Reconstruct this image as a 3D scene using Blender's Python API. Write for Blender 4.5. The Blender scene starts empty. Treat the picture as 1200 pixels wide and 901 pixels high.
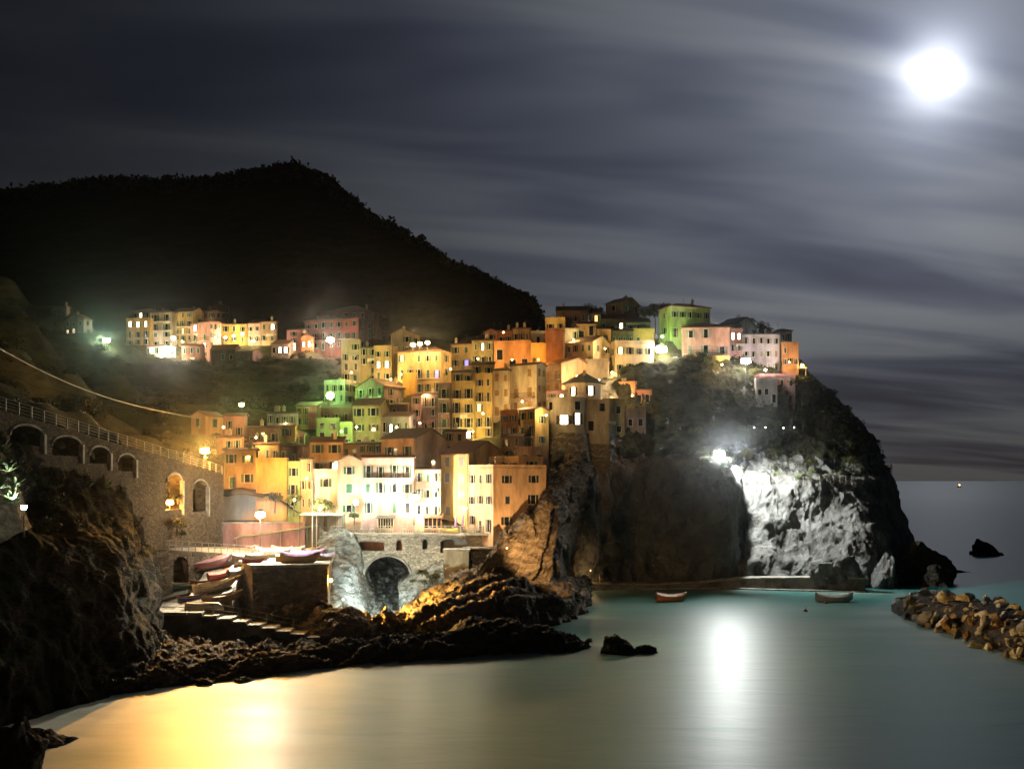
import bpy, math, random
import numpy as np
from mathutils import Vector, Matrix, Euler
R = math.radians
random.seed(7); rng = np.random.default_rng(7)
sc = bpy.context.scene
col = sc.collection
CAM_Z = 24.0
def P(u, v, Y): return Vector(((u-600)/1200*Y, Y, CAM_Z+(563-v)/1200*Y))
def PZ(u, Y, z): return Vector(((u-600)/1200*Y, Y, z))

# ---------------------------------------------------------------- noise
_perm = np.random.default_rng(3).permutation(256); _perm = np.concatenate([_perm, _perm, _perm])
_g = np.random.default_rng(5).normal(size=(256, 3)); _g /= np.linalg.norm(_g, axis=1)[:, None]
def perlin(p):
    p = np.asarray(p, float); i = np.floor(p).astype(int); f = p-i; i &= 255
    w = f*f*f*(f*(f*6-15)+10); out = 0
    for dx in (0, 1):
        for dy in (0, 1):
            for dz in (0, 1):
                h = _perm[_perm[_perm[(i[..., 0]+dx) & 255]+((i[..., 1]+dy) & 255)]+((i[..., 2]+dz) & 255)]
                g = _g[h]; d = f-np.array([dx, dy, dz])
                n = (g*d).sum(-1)
                out = out+n*(w[..., 0] if dx else 1-w[..., 0])*(w[..., 1] if dy else 1-w[..., 1])*(w[..., 2] if dz else 1-w[..., 2])
    return out*1.6
def fbm(p, o=4):
    s = 0; a = .5
    for k in range(o): s = s+a*perlin(p*2**k+k*17.3); a *= .5
    return s*1.3
def ridged(p, o=4):
    s = 0; a = .5
    for k in range(o): s = s+a*(1-2*np.abs(perlin(p*2**k+k*9.1))); a *= .5
    return s
def strata(p, d, w):
    d = np.array(d, float); d /= np.linalg.norm(d)
    s = (p@d)/w+1.6*fbm(p/(w*5), 3); fr = s-np.floor(s)
    return fr*fr-.4

# ---------------------------------------------------------------- objects
def obj(name, me, mat=None, parent=None, smooth=False):
    o = bpy.data.objects.new(name, me); col.objects.link(o)
    if mat is not None and not me.materials: me.materials.append(mat)
    if parent is not None: o.parent = parent
    if smooth: me.shade_smooth()
    return o
def tag(o, label=None, cat=None, group=None, kind=None):
    if label: o['label'] = label
    if cat: o['category'] = cat
    if group: o['group'] = group
    if kind: o['kind'] = kind
    return o
def empty(name, loc, rz=0, label=None, cat=None, group=None):
    o = bpy.data.objects.new(name, None); col.objects.link(o); o.location = loc; o.rotation_euler = (0, 0, rz)
    o.empty_display_size = .5
    return tag(o, label, cat, group)
def copy_tree(o, parent=None):
    kids = [c for c in bpy.data.objects if c.parent == o]
    c = o.copy(); col.objects.link(c); c.parent = parent
    for k in kids: copy_tree(k, c)
    return c
class MB:
    def __init__(s): s.v = []; s.f = []
    def quad(s, *pts):
        n = len(s.v); s.v += [tuple(p) for p in pts]; s.f.append(tuple(range(n, n+len(pts)))); return s
    def box(s, x0, x1, y0, y1, z0, z1):
        n = len(s.v)
        s.v += [(x0, y0, z0), (x1, y0, z0), (x1, y1, z0), (x0, y1, z0), (x0, y0, z1), (x1, y0, z1), (x1, y1, z1), (x0, y1, z1)]
        s.f += [tuple(n+i for i in q) for q in ((0, 3, 2, 1), (4, 5, 6, 7), (0, 1, 5, 4), (1, 2, 6, 5), (2, 3, 7, 6), (3, 0, 4, 7))]
        return s
    def prism(s, poly, ax, a0, a1):
        # poly: 2D points in the plane across axis ax, counter-clockwise; extruded a0..a1
        n = len(s.v); m = len(poly)
        for a in (a0, a1):
            for p in poly:
                s.v.append((a, p[0], p[1]) if ax == 'x' else (p[0], a, p[1]) if ax == 'y' else (p[0], p[1], a))
        s.f.append(tuple(range(n, n+m))); s.f.append(tuple(range(n+2*m-1, n+m-1, -1)))
        for i in range(m):
            j = (i+1) % m; s.f.append((n+i, n+m+i, n+m+j, n+j))
        return s
    def tube(s, pts, r, k=6, r1=None):
        pts = [Vector(p) for p in pts]; n0 = len(s.v)
        for i, p in enumerate(pts):
            d = (pts[min(i+1, len(pts)-1)]-pts[max(i-1, 0)]).normalized()
            a = d.orthogonal().normalized(); b = d.cross(a)
            rr = r if r1 is None else r+(r1-r)*i/(len(pts)-1)
            for j in range(k):
                t = 2*math.pi*j/k; s.v.append(tuple(p+(a*math.cos(t)+b*math.sin(t))*rr))
        for i in range(len(pts)-1):
            for j in range(k):
                a0 = n0+i*k+j; a1 = n0+i*k+(j+1) % k; s.f.append((a0, a1, a1+k, a0+k))
        s.f.append(tuple(range(n0+k-1, n0-1, -1))); e = n0+(len(pts)-1)*k; s.f.append(tuple(range(e, e+k)))
        return s
    def lathe(s, prof, k=16, c=(0, 0)):
        n0 = len(s.v)
        for r, z in prof:
            for j in range(k):
                t = 2*math.pi*j/k; s.v.append((c[0]+r*math.cos(t), c[1]+r*math.sin(t), z))
        for i in range(len(prof)-1):
            for j in range(k):
                a0 = n0+i*k+j; a1 = n0+i*k+(j+1) % k; s.f.append((a0, a1, a1+k, a0+k))
        s.f.append(tuple(range(n0+k-1, n0-1, -1))); e = n0+(len(prof)-1)*k; s.f.append(tuple(range(e, e+k)))
        return s
    def ico(s, c, r, sq=1.0, k=10):
        prof = [(max(.001, r*math.sin(math.pi*i/6)), c[2]-r*sq*math.cos(math.pi*i/6)) for i in range(7)]
        return s.lathe(prof, k, (c[0], c[1]))
    def me(s, name='mesh'):
        me = bpy.data.meshes.new(name); me.from_pydata(s.v, [], s.f)
        import bmesh
        bm = bmesh.new(); bm.from_mesh(me); bmesh.ops.recalc_face_normals(bm, faces=bm.faces); bm.to_mesh(me); bm.free()
        return me
    def build(s, name, mat, parent=None, smooth=False): return obj(name, s.me(name), mat, parent, smooth)

def grid_mesh(name, G, closed=False):
    nu, nv = G.shape[:2]; me = bpy.data.meshes.new(name)
    idx = np.arange(nu*nv).reshape(nu, nv)
    q = np.stack([idx[:-1, :-1], idx[1:, :-1], idx[1:, 1:], idx[:-1, 1:]], -1).reshape(-1, 4)
    me.vertices.add(nu*nv); me.vertices.foreach_set('co', G.reshape(-1).astype(np.float32))
    me.loops.add(q.size); me.loops.foreach_set('vertex_index', q.reshape(-1).astype(np.int32))
    me.polygons.add(len(q)); me.polygons.foreach_set('loop_start', np.arange(0, q.size, 4).astype(np.int32))
    me.update(calc_edges=True); me.validate(); return me
def quads_mesh(name, V, mask=None):
    n = len(V)//4; me = bpy.data.meshes.new(name)
    me.vertices.add(n*4); me.vertices.foreach_set('co', V.reshape(-1).astype(np.float32))
    me.loops.add(n*4); me.loops.foreach_set('vertex_index', np.arange(n*4).astype(np.int32))
    me.polygons.add(n); me.polygons.foreach_set('loop_start', np.arange(0, n*4, 4).astype(np.int32))
    me.update(calc_edges=True); return me
def cr(C, n):
    # Catmull-Rom resample along axis 0
    m = len(C); t = np.linspace(0, m-1, n); i = np.minimum(t.astype(int), m-2); f = (t-i).reshape((-1,)+(1,)*(C.ndim-1))
    g = lambda k: C[np.clip(k, 0, m-1)]
    p0, p1, p2, p3 = g(i-1), g(i), g(i+1), g(i+2); p0 = np.where(i.reshape(f.shape) == 0, 2*p1-p2, p0); p3 = np.where(i.reshape(f.shape) == m-2, 2*p2-p1, p3)
    tau = .35
    m1 = (p2-p0)*tau; m2 = (p3-p1)*tau
    return (2*f**3-3*f**2+1)*p1+(f**3-2*f**2+f)*m1+(-2*f**3+3*f**2)*p2+(f**3-f**2)*m2
def normals(G):
    du = np.gradient(G, axis=0); dv = np.gradient(G, axis=1); n = np.cross(du, dv)
    n /= np.linalg.norm(n, axis=-1)[..., None]+1e-9
    c = np.array([0, 0, CAM_Z+30])-G
    if (n*c).sum() < 0: n = -n
    return n
def loft(name, rows, nu, nv, disp, mat, label=None, cat=None, kind='structure'):
    C = np.array([[tuple(p) for p in r] for r in rows])       # rows x cols x 3
    G = cr(C, nv); G = np.transpose(cr(np.transpose(G, (1, 0, 2)), nu), (0, 1, 2))
    for d in (disp if isinstance(disp, list) else [disp]):
        N = normals(G); a = d(G)
        G = G+N*a[..., None]
    o = obj(name, grid_mesh(name, G), mat); tag(o, label, cat, kind=kind)
    o['_g'] = 0; del o['_g']
    return o, G

# ---------------------------------------------------------------- materials
def new_mat(name):
    m = bpy.data.materials.new(name); m.use_nodes = True; nt = m.node_tree
    b = nt.nodes['Principled BSDF']; return m, nt, b
def mat(name, c, rough=.85, var=.25, sc_=.6, bump=0, bsc=3, c2=None, spec=.3, streak=1.0, metal=0):
    m, nt, b = new_mat(name); N = nt.nodes; L = nt.links
    b.inputs['Roughness'].default_value = rough; b.inputs['Specular IOR Level'].default_value = spec; b.inputs['Metallic'].default_value = metal
    geo = N.new('ShaderNodeNewGeometry'); mp = N.new('ShaderNodeMapping'); mp.inputs['Scale'].default_value = (1, 1, 1/streak)
    L.new(geo.outputs['Position'], mp.inputs['Vector'])
    no = N.new('ShaderNodeTexNoise'); no.inputs['Scale'].default_value = sc_; no.inputs['Detail'].default_value = 6; no.inputs['Roughness'].default_value = .62
    L.new(mp.outputs[0], no.inputs['Vector'])
    mx = N.new('ShaderNodeMix'); mx.data_type = 'RGBA'
    c2 = c2 or tuple(x*(1-var*1.6) for x in c)
    c1 = tuple(min(1, x*(1+var*.5)) for x in c)
    mx.inputs['A'].default_value = (*c2, 1); mx.inputs['B'].default_value = (*c1, 1)
    mr = N.new('ShaderNodeMapRange'); mr.inputs['From Min'].default_value = .36; mr.inputs['From Max'].default_value = .62
    L.new(no.outputs['Fac'], mr.inputs['Value']); L.new(mr.outputs[0], mx.inputs['Factor']); L.new(mx.outputs['Result'], b.inputs['Base Color'])
    if bump:
        nb = N.new('ShaderNodeTexNoise'); nb.inputs['Scale'].default_value = bsc; nb.inputs['Detail'].default_value = 5
        L.new(geo.outputs['Position'], nb.inputs['Vector'])
        bp = N.new('ShaderNodeBump'); bp.inputs['Strength'].default_value = 1; bp.inputs['Distance'].default_value = bump
        L.new(nb.outputs['Fac'], bp.inputs['Height']); L.new(bp.outputs[0], b.inputs['Normal'])
    return m
def emit(name, c, s):
    m, nt, b = new_mat(name); b.inputs['Base Color'].default_value = (*[min(.8, x) for x in c], 1); b.inputs['Roughness'].default_value = .3
    b.inputs['Emission Color'].default_value = (*c, 1); b.inputs['Emission Strength'].default_value = s; return m
def stone(name, c, scale=1.6, mortar=.5):
    m, nt, b = new_mat(name); N = nt.nodes; L = nt.links; b.inputs['Roughness'].default_value = .9; b.inputs['Specular IOR Level'].default_value = .2
    geo = N.new('ShaderNodeNewGeometry'); v = N.new('ShaderNodeTexVoronoi'); v.inputs['Scale'].default_value = scale; v.feature = 'F1'
    mp = N.new('ShaderNodeMapping'); mp.inputs['Scale'].default_value = (1, 1, 1.8); L.new(geo.outputs['Position'], mp.inputs[0]); L.new(mp.outputs[0], v.inputs['Vector'])
    ve = N.new('ShaderNodeTexVoronoi'); ve.feature = 'DISTANCE_TO_EDGE'; ve.inputs['Scale'].default_value = scale; L.new(mp.outputs[0], ve.inputs['Vector'])
    hs = N.new('ShaderNodeMix'); hs.data_type = 'RGBA'; hs.inputs['A'].default_value = (*[x*.5 for x in c], 1); hs.inputs['B'].default_value = (*[x*1.25 for x in c], 1)
    sp = N.new('ShaderNodeSeparateColor'); L.new(v.outputs['Color'], sp.inputs[0]); L.new(sp.outputs[0], hs.inputs['Factor'])
    m2 = N.new('ShaderNodeMix'); m2.data_type = 'RGBA'; m2.inputs['A'].default_value = (*[x*mortar for x in c], 1)
    mr = N.new('ShaderNodeMapRange'); mr.inputs['From Max'].default_value = .08; L.new(ve.outputs['Distance'], mr.inputs[0]); L.new(mr.outputs[0], m2.inputs['Factor']); L.new(hs.outputs['Result'], m2.inputs['B'])
    L.new(m2.outputs['Result'], b.inputs['Base Color'])
    bp = N.new('ShaderNodeBump'); bp.inputs['Distance'].default_value = .12; L.new(mr.outputs[0], bp.inputs['Height']); L.new(bp.outputs[0], b.inputs['Normal'])
    return m
def rock(name, c, c2, sc_=.25, bump=.5, moss=None, scl=(1, 1, 2.6)):
    m, nt, b = new_mat(name); N = nt.nodes; L = nt.links; b.inputs['Roughness'].default_value = .9; b.inputs['Specular IOR Level'].default_value = .04 if max(c2) < .07 else .2
    geo = N.new('ShaderNodeNewGeometry')
    no = N.new('ShaderNodeTexNoise'); no.inputs['Scale'].default_value = sc_; no.inputs['Detail'].default_value = 9; no.inputs['Roughness'].default_value = .65; no.inputs['Distortion'].default_value = .6
    mp = N.new('ShaderNodeMapping'); mp.inputs['Rotation'].default_value = (.3, .7, .2) if scl[2] > 1 else (.1, .35, .1); mp.inputs['Scale'].default_value = scl
    L.new(geo.outputs['Position'], mp.inputs[0]); L.new(mp.outputs[0], no.inputs['Vector'])
    mx = N.new('ShaderNodeMix'); mx.data_type = 'RGBA'; mx.inputs['A'].default_value = (*c, 1); mx.inputs['B'].default_value = (*c2, 1)
    mr = N.new('ShaderNodeMapRange'); mr.inputs['From Min'].default_value = .38; mr.inputs['From Max'].default_value = .6
    L.new(no.outputs['Fac'], mr.inputs[0]); L.new(mr.outputs[0], mx.inputs['Factor']); out = mx.outputs['Result']
    if moss:
        n2 = N.new('ShaderNodeTexNoise'); n2.inputs['Scale'].default_value = .12; n2.inputs['Detail'].default_value = 8; L.new(geo.outputs['Position'], n2.inputs['Vector'])
        sp = N.new('ShaderNodeSeparateXYZ'); L.new(geo.outputs['Normal'], sp.inputs[0])
        ad = N.new('ShaderNodeMath'); ad.operation = 'MULTIPLY_ADD'; ad.inputs[1].default_value = .35; L.new(sp.outputs['Z'], ad.inputs[0]); L.new(n2.outputs['Fac'], ad.inputs[2])
        m3 = N.new('ShaderNodeMapRange'); m3.inputs['From Min'].default_value = .58; m3.inputs['From Max'].default_value = .7; L.new(ad.outputs[0], m3.inputs[0])
        mm = N.new('ShaderNodeMix'); mm.data_type = 'RGBA'; mm.inputs['B'].default_value = (*moss, 1); L.new(out, mm.inputs['A']); L.new(m3.outputs[0], mm.inputs['Factor']); out = mm.outputs['Result']
    L.new(out, b.inputs['Base Color'])
    nb = N.new('ShaderNodeTexNoise'); nb.inputs['Scale'].default_value = 1.3; nb.inputs['Detail'].default_value = 8; nb.inputs['Roughness'].default_value = .7; L.new(mp.outputs[0], nb.inputs['Vector'])
    bp = N.new('ShaderNodeBump'); bp.inputs['Distance'].default_value = bump; L.new(nb.outputs['Fac'], bp.inputs['Height']); L.new(bp.outputs[0], b.inputs['Normal'])
    return m
def tiles(name, c):
    m, nt, b = new_mat(name); N = nt.nodes; L = nt.links; b.inputs['Roughness'].default_value = .85
    tc = N.new('ShaderNodeTexCoord'); w = N.new('ShaderNodeTexWave'); w.inputs['Scale'].default_value = 1.2; w.inputs['Distortion'].default_value = 1.5; w.inputs['Detail'].default_value = 2
    L.new(tc.outputs['Object'], w.inputs['Vector'])
    no = N.new('ShaderNodeTexNoise'); no.inputs['Scale'].default_value = 1.7; no.inputs['Detail'].default_value = 5; L.new(tc.outputs['Object'], no.inputs['Vector'])
    mx = N.new('ShaderNodeMix'); mx.data_type = 'RGBA'; mx.inputs['A'].default_value = (*[x*.55 for x in c], 1); mx.inputs['B'].default_value = (*[x*1.2 for x in c], 1)
    L.new(no.outputs['Fac'], mx.inputs['Factor']); L.new(mx.outputs['Result'], b.inputs['Base Color'])
    bp = N.new('ShaderNodeBump'); bp.inputs['Distance'].default_value = .1; L.new(w.outputs['Fac'], bp.inputs['Height']); L.new(bp.outputs[0], b.inputs['Normal'])
    return m
def leafmat(name, c, var=.6):
    m, nt, b = new_mat(name); N = nt.nodes; L = nt.links; b.inputs['Roughness'].default_value = .7; b.inputs['Specular IOR Level'].default_value = .2
    geo = N.new('ShaderNodeNewGeometry'); mx = N.new('ShaderNodeMix'); mx.data_type = 'RGBA'
    mx.inputs['A'].default_value = (*[x*(1-var) for x in c], 1); mx.inputs['B'].default_value = (c[0]*(1+var), c[1]*(1+var*.7), c[2]*(1+var*.2), 1)
    L.new(geo.outputs['Random Per Island'], mx.inputs['Factor']); L.new(mx.outputs['Result'], b.inputs['Base Color'])
    return m

def mute(c, a=.10):
    g = (c[0]*.35+c[1]*.45+c[2]*.2); return tuple((x*(1-a)+g*a)*.88 for x in c)
WALL = {k: mat('stucco_'+k, mute(c), .9, .28, .42, .03, 3, streak=3) for k, c in dict(
    yellow=(.56, .37, .11), gold=(.60, .34, .07), ochre=(.43, .29, .12), olive=(.32, .27, .12), cream=(.60, .48, .29), beige=(.44, .37, .26),
    peach=(.58, .36, .20), orange=(.55, .25, .09), pink=(.55, .30, .24), rose=(.48, .24, .22), red=(.34, .11, .08), brick=(.33, .13, .06),
    brown=(.22, .15, .10), grey=(.34, .32, .29), white=(.68, .64, .56), green=(.34, .44, .16), lilac=(.40, .36, .42), plum=(.26, .18, .16)).items()}
ROOF = {k: tiles('roof_'+k, c) for k, c in dict(terracotta=(.24, .12, .07), brown=(.15, .09, .06), slate=(.12, .11, .10)).items()}
SHUT = {k: mat('shutter_'+k, c, .6, .15) for k, c in dict(green=(.03, .09, .05), orange=(.30, .17, .05), brown=(.09, .05, .03), grey=(.20, .19, .17), dark=(.025, .025, .022)).items()}
M_TRIM = mat('window_trim', (.45, .40, .32), .8)
M_GLASS, _nt, _b = new_mat('dark_glass'); _b.inputs['Base Color'].default_value = (.012, .013, .015, 1); _b.inputs['Roughness'].default_value = .12
LIT = dict(w=emit('lit_window_warm', (1, .78, .45), 9), c=emit('lit_window_white', (1, .9, .72), 14), o=emit('lit_window_amber', (1, .45, .15), 2.5), b=emit('lit_window_blue', (.22, .2, 1), 2.2), d=emit('lit_window_dim', (1, .75, .45), 1.6))
M_RAIL = mat('painted_iron', (.30, .27, .22), .5, .2); M_RAILD = mat('dark_iron', (.07, .06, .05), .5, .2)
M_CONC = mat('concrete', (.33, .31, .27), .9, .3, .5, .05, 3); M_CONCD = mat('weathered_concrete', (.20, .185, .16), .9, .4, .3, .08, 2)
M_STONE = stone('harbour_stone', (.085, .062, .04)); M_STONE2 = stone('dark_rubble_stone', (.20, .165, .12), 1.1)
M_BRIDGE = stone('pale_bridge_stone', (.50, .45, .36), 2.2, .65)
M_ROCK = rock('cliff_rock', (.10, .095, .085), (.27, .265, .25), .22, 1.0, scl=(1.5, 1.2, .7))
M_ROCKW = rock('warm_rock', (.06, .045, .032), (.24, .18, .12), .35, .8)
M_ROCKL = rock('shaded_cliff_rock', (.009, .008, .006), (.026, .021, .015), .3, .8, (.014, .017, .008))  # albedo lowered so the left cliff's deep shade sits in the colour
M_ROCKD = rock('wet_dark_rock', (.02, .017, .014), (.085, .068, .05), .5, .9)
M_ROCKP = rock('pale_sea_rock', (.10, .11, .105), (.30, .32, .31), .45, .7)
M_NET = rock('sprayed_concrete', (.075, .077, .065), (.17, .172, .15), .15, .9, scl=(.8, .8, .9))
M_BOUL = [rock('boulder_pale', (.28, .275, .265), (.58, .57, .55), .5, .15), rock('boulder_tan', (.22, .205, .18), (.46, .44, .39), .5, .15), rock('boulder_rust', (.13, .085, .045), (.27, .18, .09), .6, .15), rock('boulder_grey', (.12, .115, .10), (.26, .25, .22), .5, .15)]
M_HILL = rock('scrub_hill', (.008, .007, .004), (.018, .016, .009), .03, 2)
M_SCRUB = rock('scrub_covered_slope', (.022, .025, .014), (.06, .06, .038), .3, .8)
M_EARTH = rock('terraced_earth', (.035, .035, .015), (.085, .075, .035), .15, .8)
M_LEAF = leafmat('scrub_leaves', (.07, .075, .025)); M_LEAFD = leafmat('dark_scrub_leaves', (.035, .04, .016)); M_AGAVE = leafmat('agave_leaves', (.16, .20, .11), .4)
M_BARK = mat('bark', (.10, .07, .05), .9)
M_WOOD = mat('old_planks', (.24, .16, .09), .8)
# ---------------------------------------------------------------- houses
_wm = {}
def win_meshes(w, h, sty):
    key = (round(w, 1), round(h, 1), sty)
    if key in _wm: return _wm[key]
    f = MB(); t = .12
    f.box(-w/2-t, -w/2, -.09, 0, -t, h+t).box(w/2, w/2+t, -.09, 0, -t, h+t).box(-w/2, w/2, -.09, 0, h, h+t).box(-w/2-t-.05, w/2+t+.05, -.16, 0, -t-.1, -t)
    fm = f.me('window')
    pm = MB().box(-w/2, w/2, -.03, .02, 0, h).me('pane')
    s = MB()
    if sty == 'closed': s.box(0, w/2-.02, -.075, -.032, .02, h-.02)
    else: s.box(0, w/2, -.06, -.01, 0, h)
    for k in range(5): s.box(.05, w/2-.07, -.09, -.05, h*(k+.2)/5, h*(k+.65)/5)
    _wm[key] = (fm, pm, s.me('shutter')); return _wm[key]
_mcopy = {}
def with_mat(me, m):
    k = (me.name, m.name)
    if k not in _mcopy:
        c = me.copy(); c.materials.clear(); c.materials.append(m); _mcopy[k] = c
    return _mcopy[k]
def add_window(parent, loc, rz, w=1.0, h=1.5, sty='open', sh='green', lit=None, detail=True):
    fm, pm, sm = win_meshes(w, h, sty)
    o = obj('window', with_mat(fm, M_TRIM), None, parent); o.location = loc; o.rotation_euler = (0, 0, rz); o.scale = (random.uniform(.85, 1.12), 1, random.uniform(.84, 1.1))
    p = obj('pane', with_mat(pm, LIT[lit] if lit else M_GLASS), None, o)
    if detail and sty != 'bare':
        for k in (-1, 1):
            s = obj('shutter', with_mat(sm, SHUT[sh]), None, o)
            if sty == 'closed' and not lit: s.location = ((-w/2+.01) if k < 0 else .01, 0, 0)
            else: s.location = ((-w-.12) if k < 0 else w/2+.12, -.02, 0); s.rotation_euler = (0, 0, (-k)*random.choice([0, 0, 0, .3, .6]) if k > 0 else 0)
def balcony_meshes(wd, iron=True):
    a = MB().box(-wd/2, wd/2, -.95, 0, -.16, 0)
    b = MB(); b.box(-wd/2, wd/2, -.93, -.89, .93, .99)
    for sx in (-1, 1): b.box(sx*wd/2-(.04 if sx > 0 else 0), sx*wd/2+(.04 if sx < 0 else 0), -.93, 0, .93, .99)
    n = max(3, int(wd/.3))
    for i in range(n+1):
        x = -wd/2+.02+(wd-.04)*i/n; b.box(x-.018, x+.018, -.93, -.90, 0, .93)
    for y in (-.62, -.3):
        for sx in (-1, 1): b.box(sx*(wd/2-.03)-.018, sx*(wd/2-.03)+.018, y, y+.036, 0, .93)
    return a, b
GROUND = []        # control points for the ground under the village
HOUSES = []
def house(label, us, vt, vb, wall, roof='gx', L=(2, 3), R_=(1, 2), lit=(), balc=(), Y=None, th=None, sh='green', sty='open', depth=9, rmat='terracotta', rh=None,
          cat='house', name='house', group=None, chim=1, fnd=6, winsize=(1.0, 1.5), over=.4, small=False, seed=0):
    uL, uC, uR = us
    if Y is None: Y = 185+(620-vb)*.4
    rd = random.Random(int(uC*7+vt*13+seed))
    if th is None: th = 7+rd.uniform(-4, 5) if uC < 640 else 2+rd.uniform(-3, 3)
    t = R(th); c, s = math.cos(t), math.sin(t); C = P(uC, vb, Y); H = (vb-vt)/1200*Y
    kL = (uL-600)/1200; kR = (uR-600)/1200
    sl = (C.x-kL*Y)/(c+kL*s) if uL < uC-.5 else depth
    sr = (kR*Y-C.x)/(s-kR*c) if uR > uC+.5 and (s-kR*c) > .05 else depth
    sl = min(max(sl, 1.2), 30); sr = min(max(sr, 1.2), 24)
    ax = Vector((c, -s, 0)); ay = Vector((s, c, 0))
    org = C-ax*sl/2+ay*sr/2
    e = empty(name, org, -t, label, cat, group)
    hx, hy = sl/2, sr/2
    GROUND.append((C.x, C.y, C.z)); q = C-ax*sl; GROUND.append((q.x, q.y, C.z)); q = C+ay*sr*.6; GROUND.append((q.x, q.y, C.z+.8))
    q = C-ax*hx+ay*sr*.6; GROUND.append((q.x, q.y, C.z+.8))
    if roof == 'flat' and L[0] and rh is None and fnd == 6 and rd.random() < .5: roof = 'gx'; rh = .13*2*hy; rmat = rd.choice(['brown', 'terracotta', 'brown'])
    span = (2*hy if roof == 'gx' else 2*hx)
    if rh is None: rh = {'gx': .2, 'gy': .22, 'hip': .18, 'shed': .12, 'flat': 0}[roof]*span if roof != 'hip' else .2*min(2*hx, 2*hy)
    w = MB(); rm = MB(); o_ = over; tk = .22
    if roof == 'gx':
        w.prism([(-hy, -fnd), (hy, -fnd), (hy, H), (0, H+rh), (-hy, H)], 'x', -hx, hx)
        k = rh/hy
        rm.prism([(-hy-o_, H-o_*k+.03), (0, H+rh+.03), (hy+o_, H-o_*k+.03), (hy+o_, H-o_*k+tk), (0, H+rh+tk), (-hy-o_, H-o_*k+tk)], 'x', -hx-o_*.6, hx+o_*.6)
    elif roof == 'gy':
        w.prism([(-hx, -fnd), (hx, -fnd), (hx, H), (0, H+rh), (-hx, H)], 'y', -hy, hy)
        k = rh/hx
        rm.prism([(-hx-o_, H-o_*k+.03), (0, H+rh+.03), (hx+o_, H-o_*k+.03), (hx+o_, H-o_*k+tk), (0, H+rh+tk), (-hx-o_, H-o_*k+tk)], 'y', -hy-o_*.6, hy+o_*.6)
    elif roof == 'shed':
        w.prism([(-hy, -fnd), (hy, -fnd), (hy, H+rh), (-hy, H)], 'x', -hx, hx)
        k = rh/(2*hy)
        rm.prism([(-hy-o_, H-o_*k+.03), (hy+.1, H+rh+.03), (hy+.1, H+rh+tk), (-hy-o_, H-o_*k+tk)], 'x', -hx-o_*.5, hx+o_*.5)
    elif roof == 'hip':
        w.box(-hx, hx, -hy, hy, -fnd, H)
        a, b = hx+o_, hy+o_; m = min(a, b)*.98
        z0, z1 = H+.01, H+.18; zt = H+rh+.18
        n = len(rm.v)
        rm.v += [(-a, -b, z0), (a, -b, z0), (a, b, z0), (-a, b, z0), (-a, -b, z1), (a, -b, z1), (a, b, z1), (-a, b, z1)]
        if a >= b: rm.v += [(-a+m, 0, zt), (a-m, 0, zt)]; fs = [(4, 5, 9, 8), (5, 6, 9), (6, 7, 8, 9), (7, 4, 8)]
        else: rm.v += [(0, -b+m, zt), (0, b-m, zt)]; fs = [(4, 5, 8), (5, 6, 9, 8), (6, 7, 9), (7, 4, 8, 9)]
        rm.f += fs+[(0, 3, 2, 1), (0, 1, 5, 4), (1, 2, 6, 5), (2, 3, 7, 6), (3, 0, 4, 7)]
    else:
        w.box(-hx, hx, -hy, hy, -fnd, H)
        rm.box(-hx-.12, hx+.12, -hy-.12, hy+.12, H+.01, H+.16)
        pw = .2; z0, z1 = H+.161, H+.75
        rm.box(-hx-.02, hx+.02, -hy-.02, -hy+pw, z0, z1).box(-hx-.02, hx+.02, hy-pw, hy+.02, z0, z1).box(-hx-.02, -hx+pw, -hy+pw, hy-pw, z0, z1).box(hx-pw, hx+.02, -hy+pw, hy-pw, z0, z1)
    w.build('wall', WALL[wall], e)
    ro = rm.build('roof', ROOF[rmat] if roof != 'flat' else (WALL[wall]), e)
    for k in range(chim):
        cx = rd.uniform(-hx*.6, hx*.6); cy = rd.uniform(-hy*.1, hy*.5); ch = MB()
        zt = H+rh*.6+1.3
        ch.box(cx-.3, cx+.3, cy-.25, cy+.25, H, zt).box(cx-.38, cx+.38, cy-.33, cy+.33, zt, zt+.12).box(cx-.15, cx+.15, cy-.12, cy+.12, zt+.12, zt+.4)
        ch.build('chimney', WALL['beige'], ro)
    if rd.random() < .6 and not small:
        a = MB(); cx = rd.uniform(-hx*.7, hx*.7); zt = H+rh*.5; a.tube([(cx, 0, zt), (cx, 0, zt+2.4)], .035, 4)
        for q in range(4): a.tube([(cx-.5+.08*q, 0, zt+2.3-.18*q), (cx+.5-.08*q, 0, zt+2.3-.18*q)], .02, 4)
        a.build('antenna', M_RAILD, ro)
    if rd.random() < .4 and L[0] and H > 6:
        c = MB(); zc = H/L[1]*rd.randint(1, max(1, L[1]-1))-.35; x0 = rd.uniform(-hx*.6, 0)
        for q in range(rd.randint(3, 6)): w_ = rd.uniform(.3, .7); c.box(x0, x0+w_, -hy-.5, -hy-.47, zc-rd.uniform(.4, .9), zc); x0 += w_+.08
        c.tube([(x0-3, -hy-.48, zc+.01), (x0+.2, -hy-.48, zc+.01)], .015, 4); c.build('laundry', WALL[rd.choice(['white', 'white', 'rose', 'grey'])], e)
    lits = {(f, a, b): k for f, a, b, k in lit}
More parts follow.
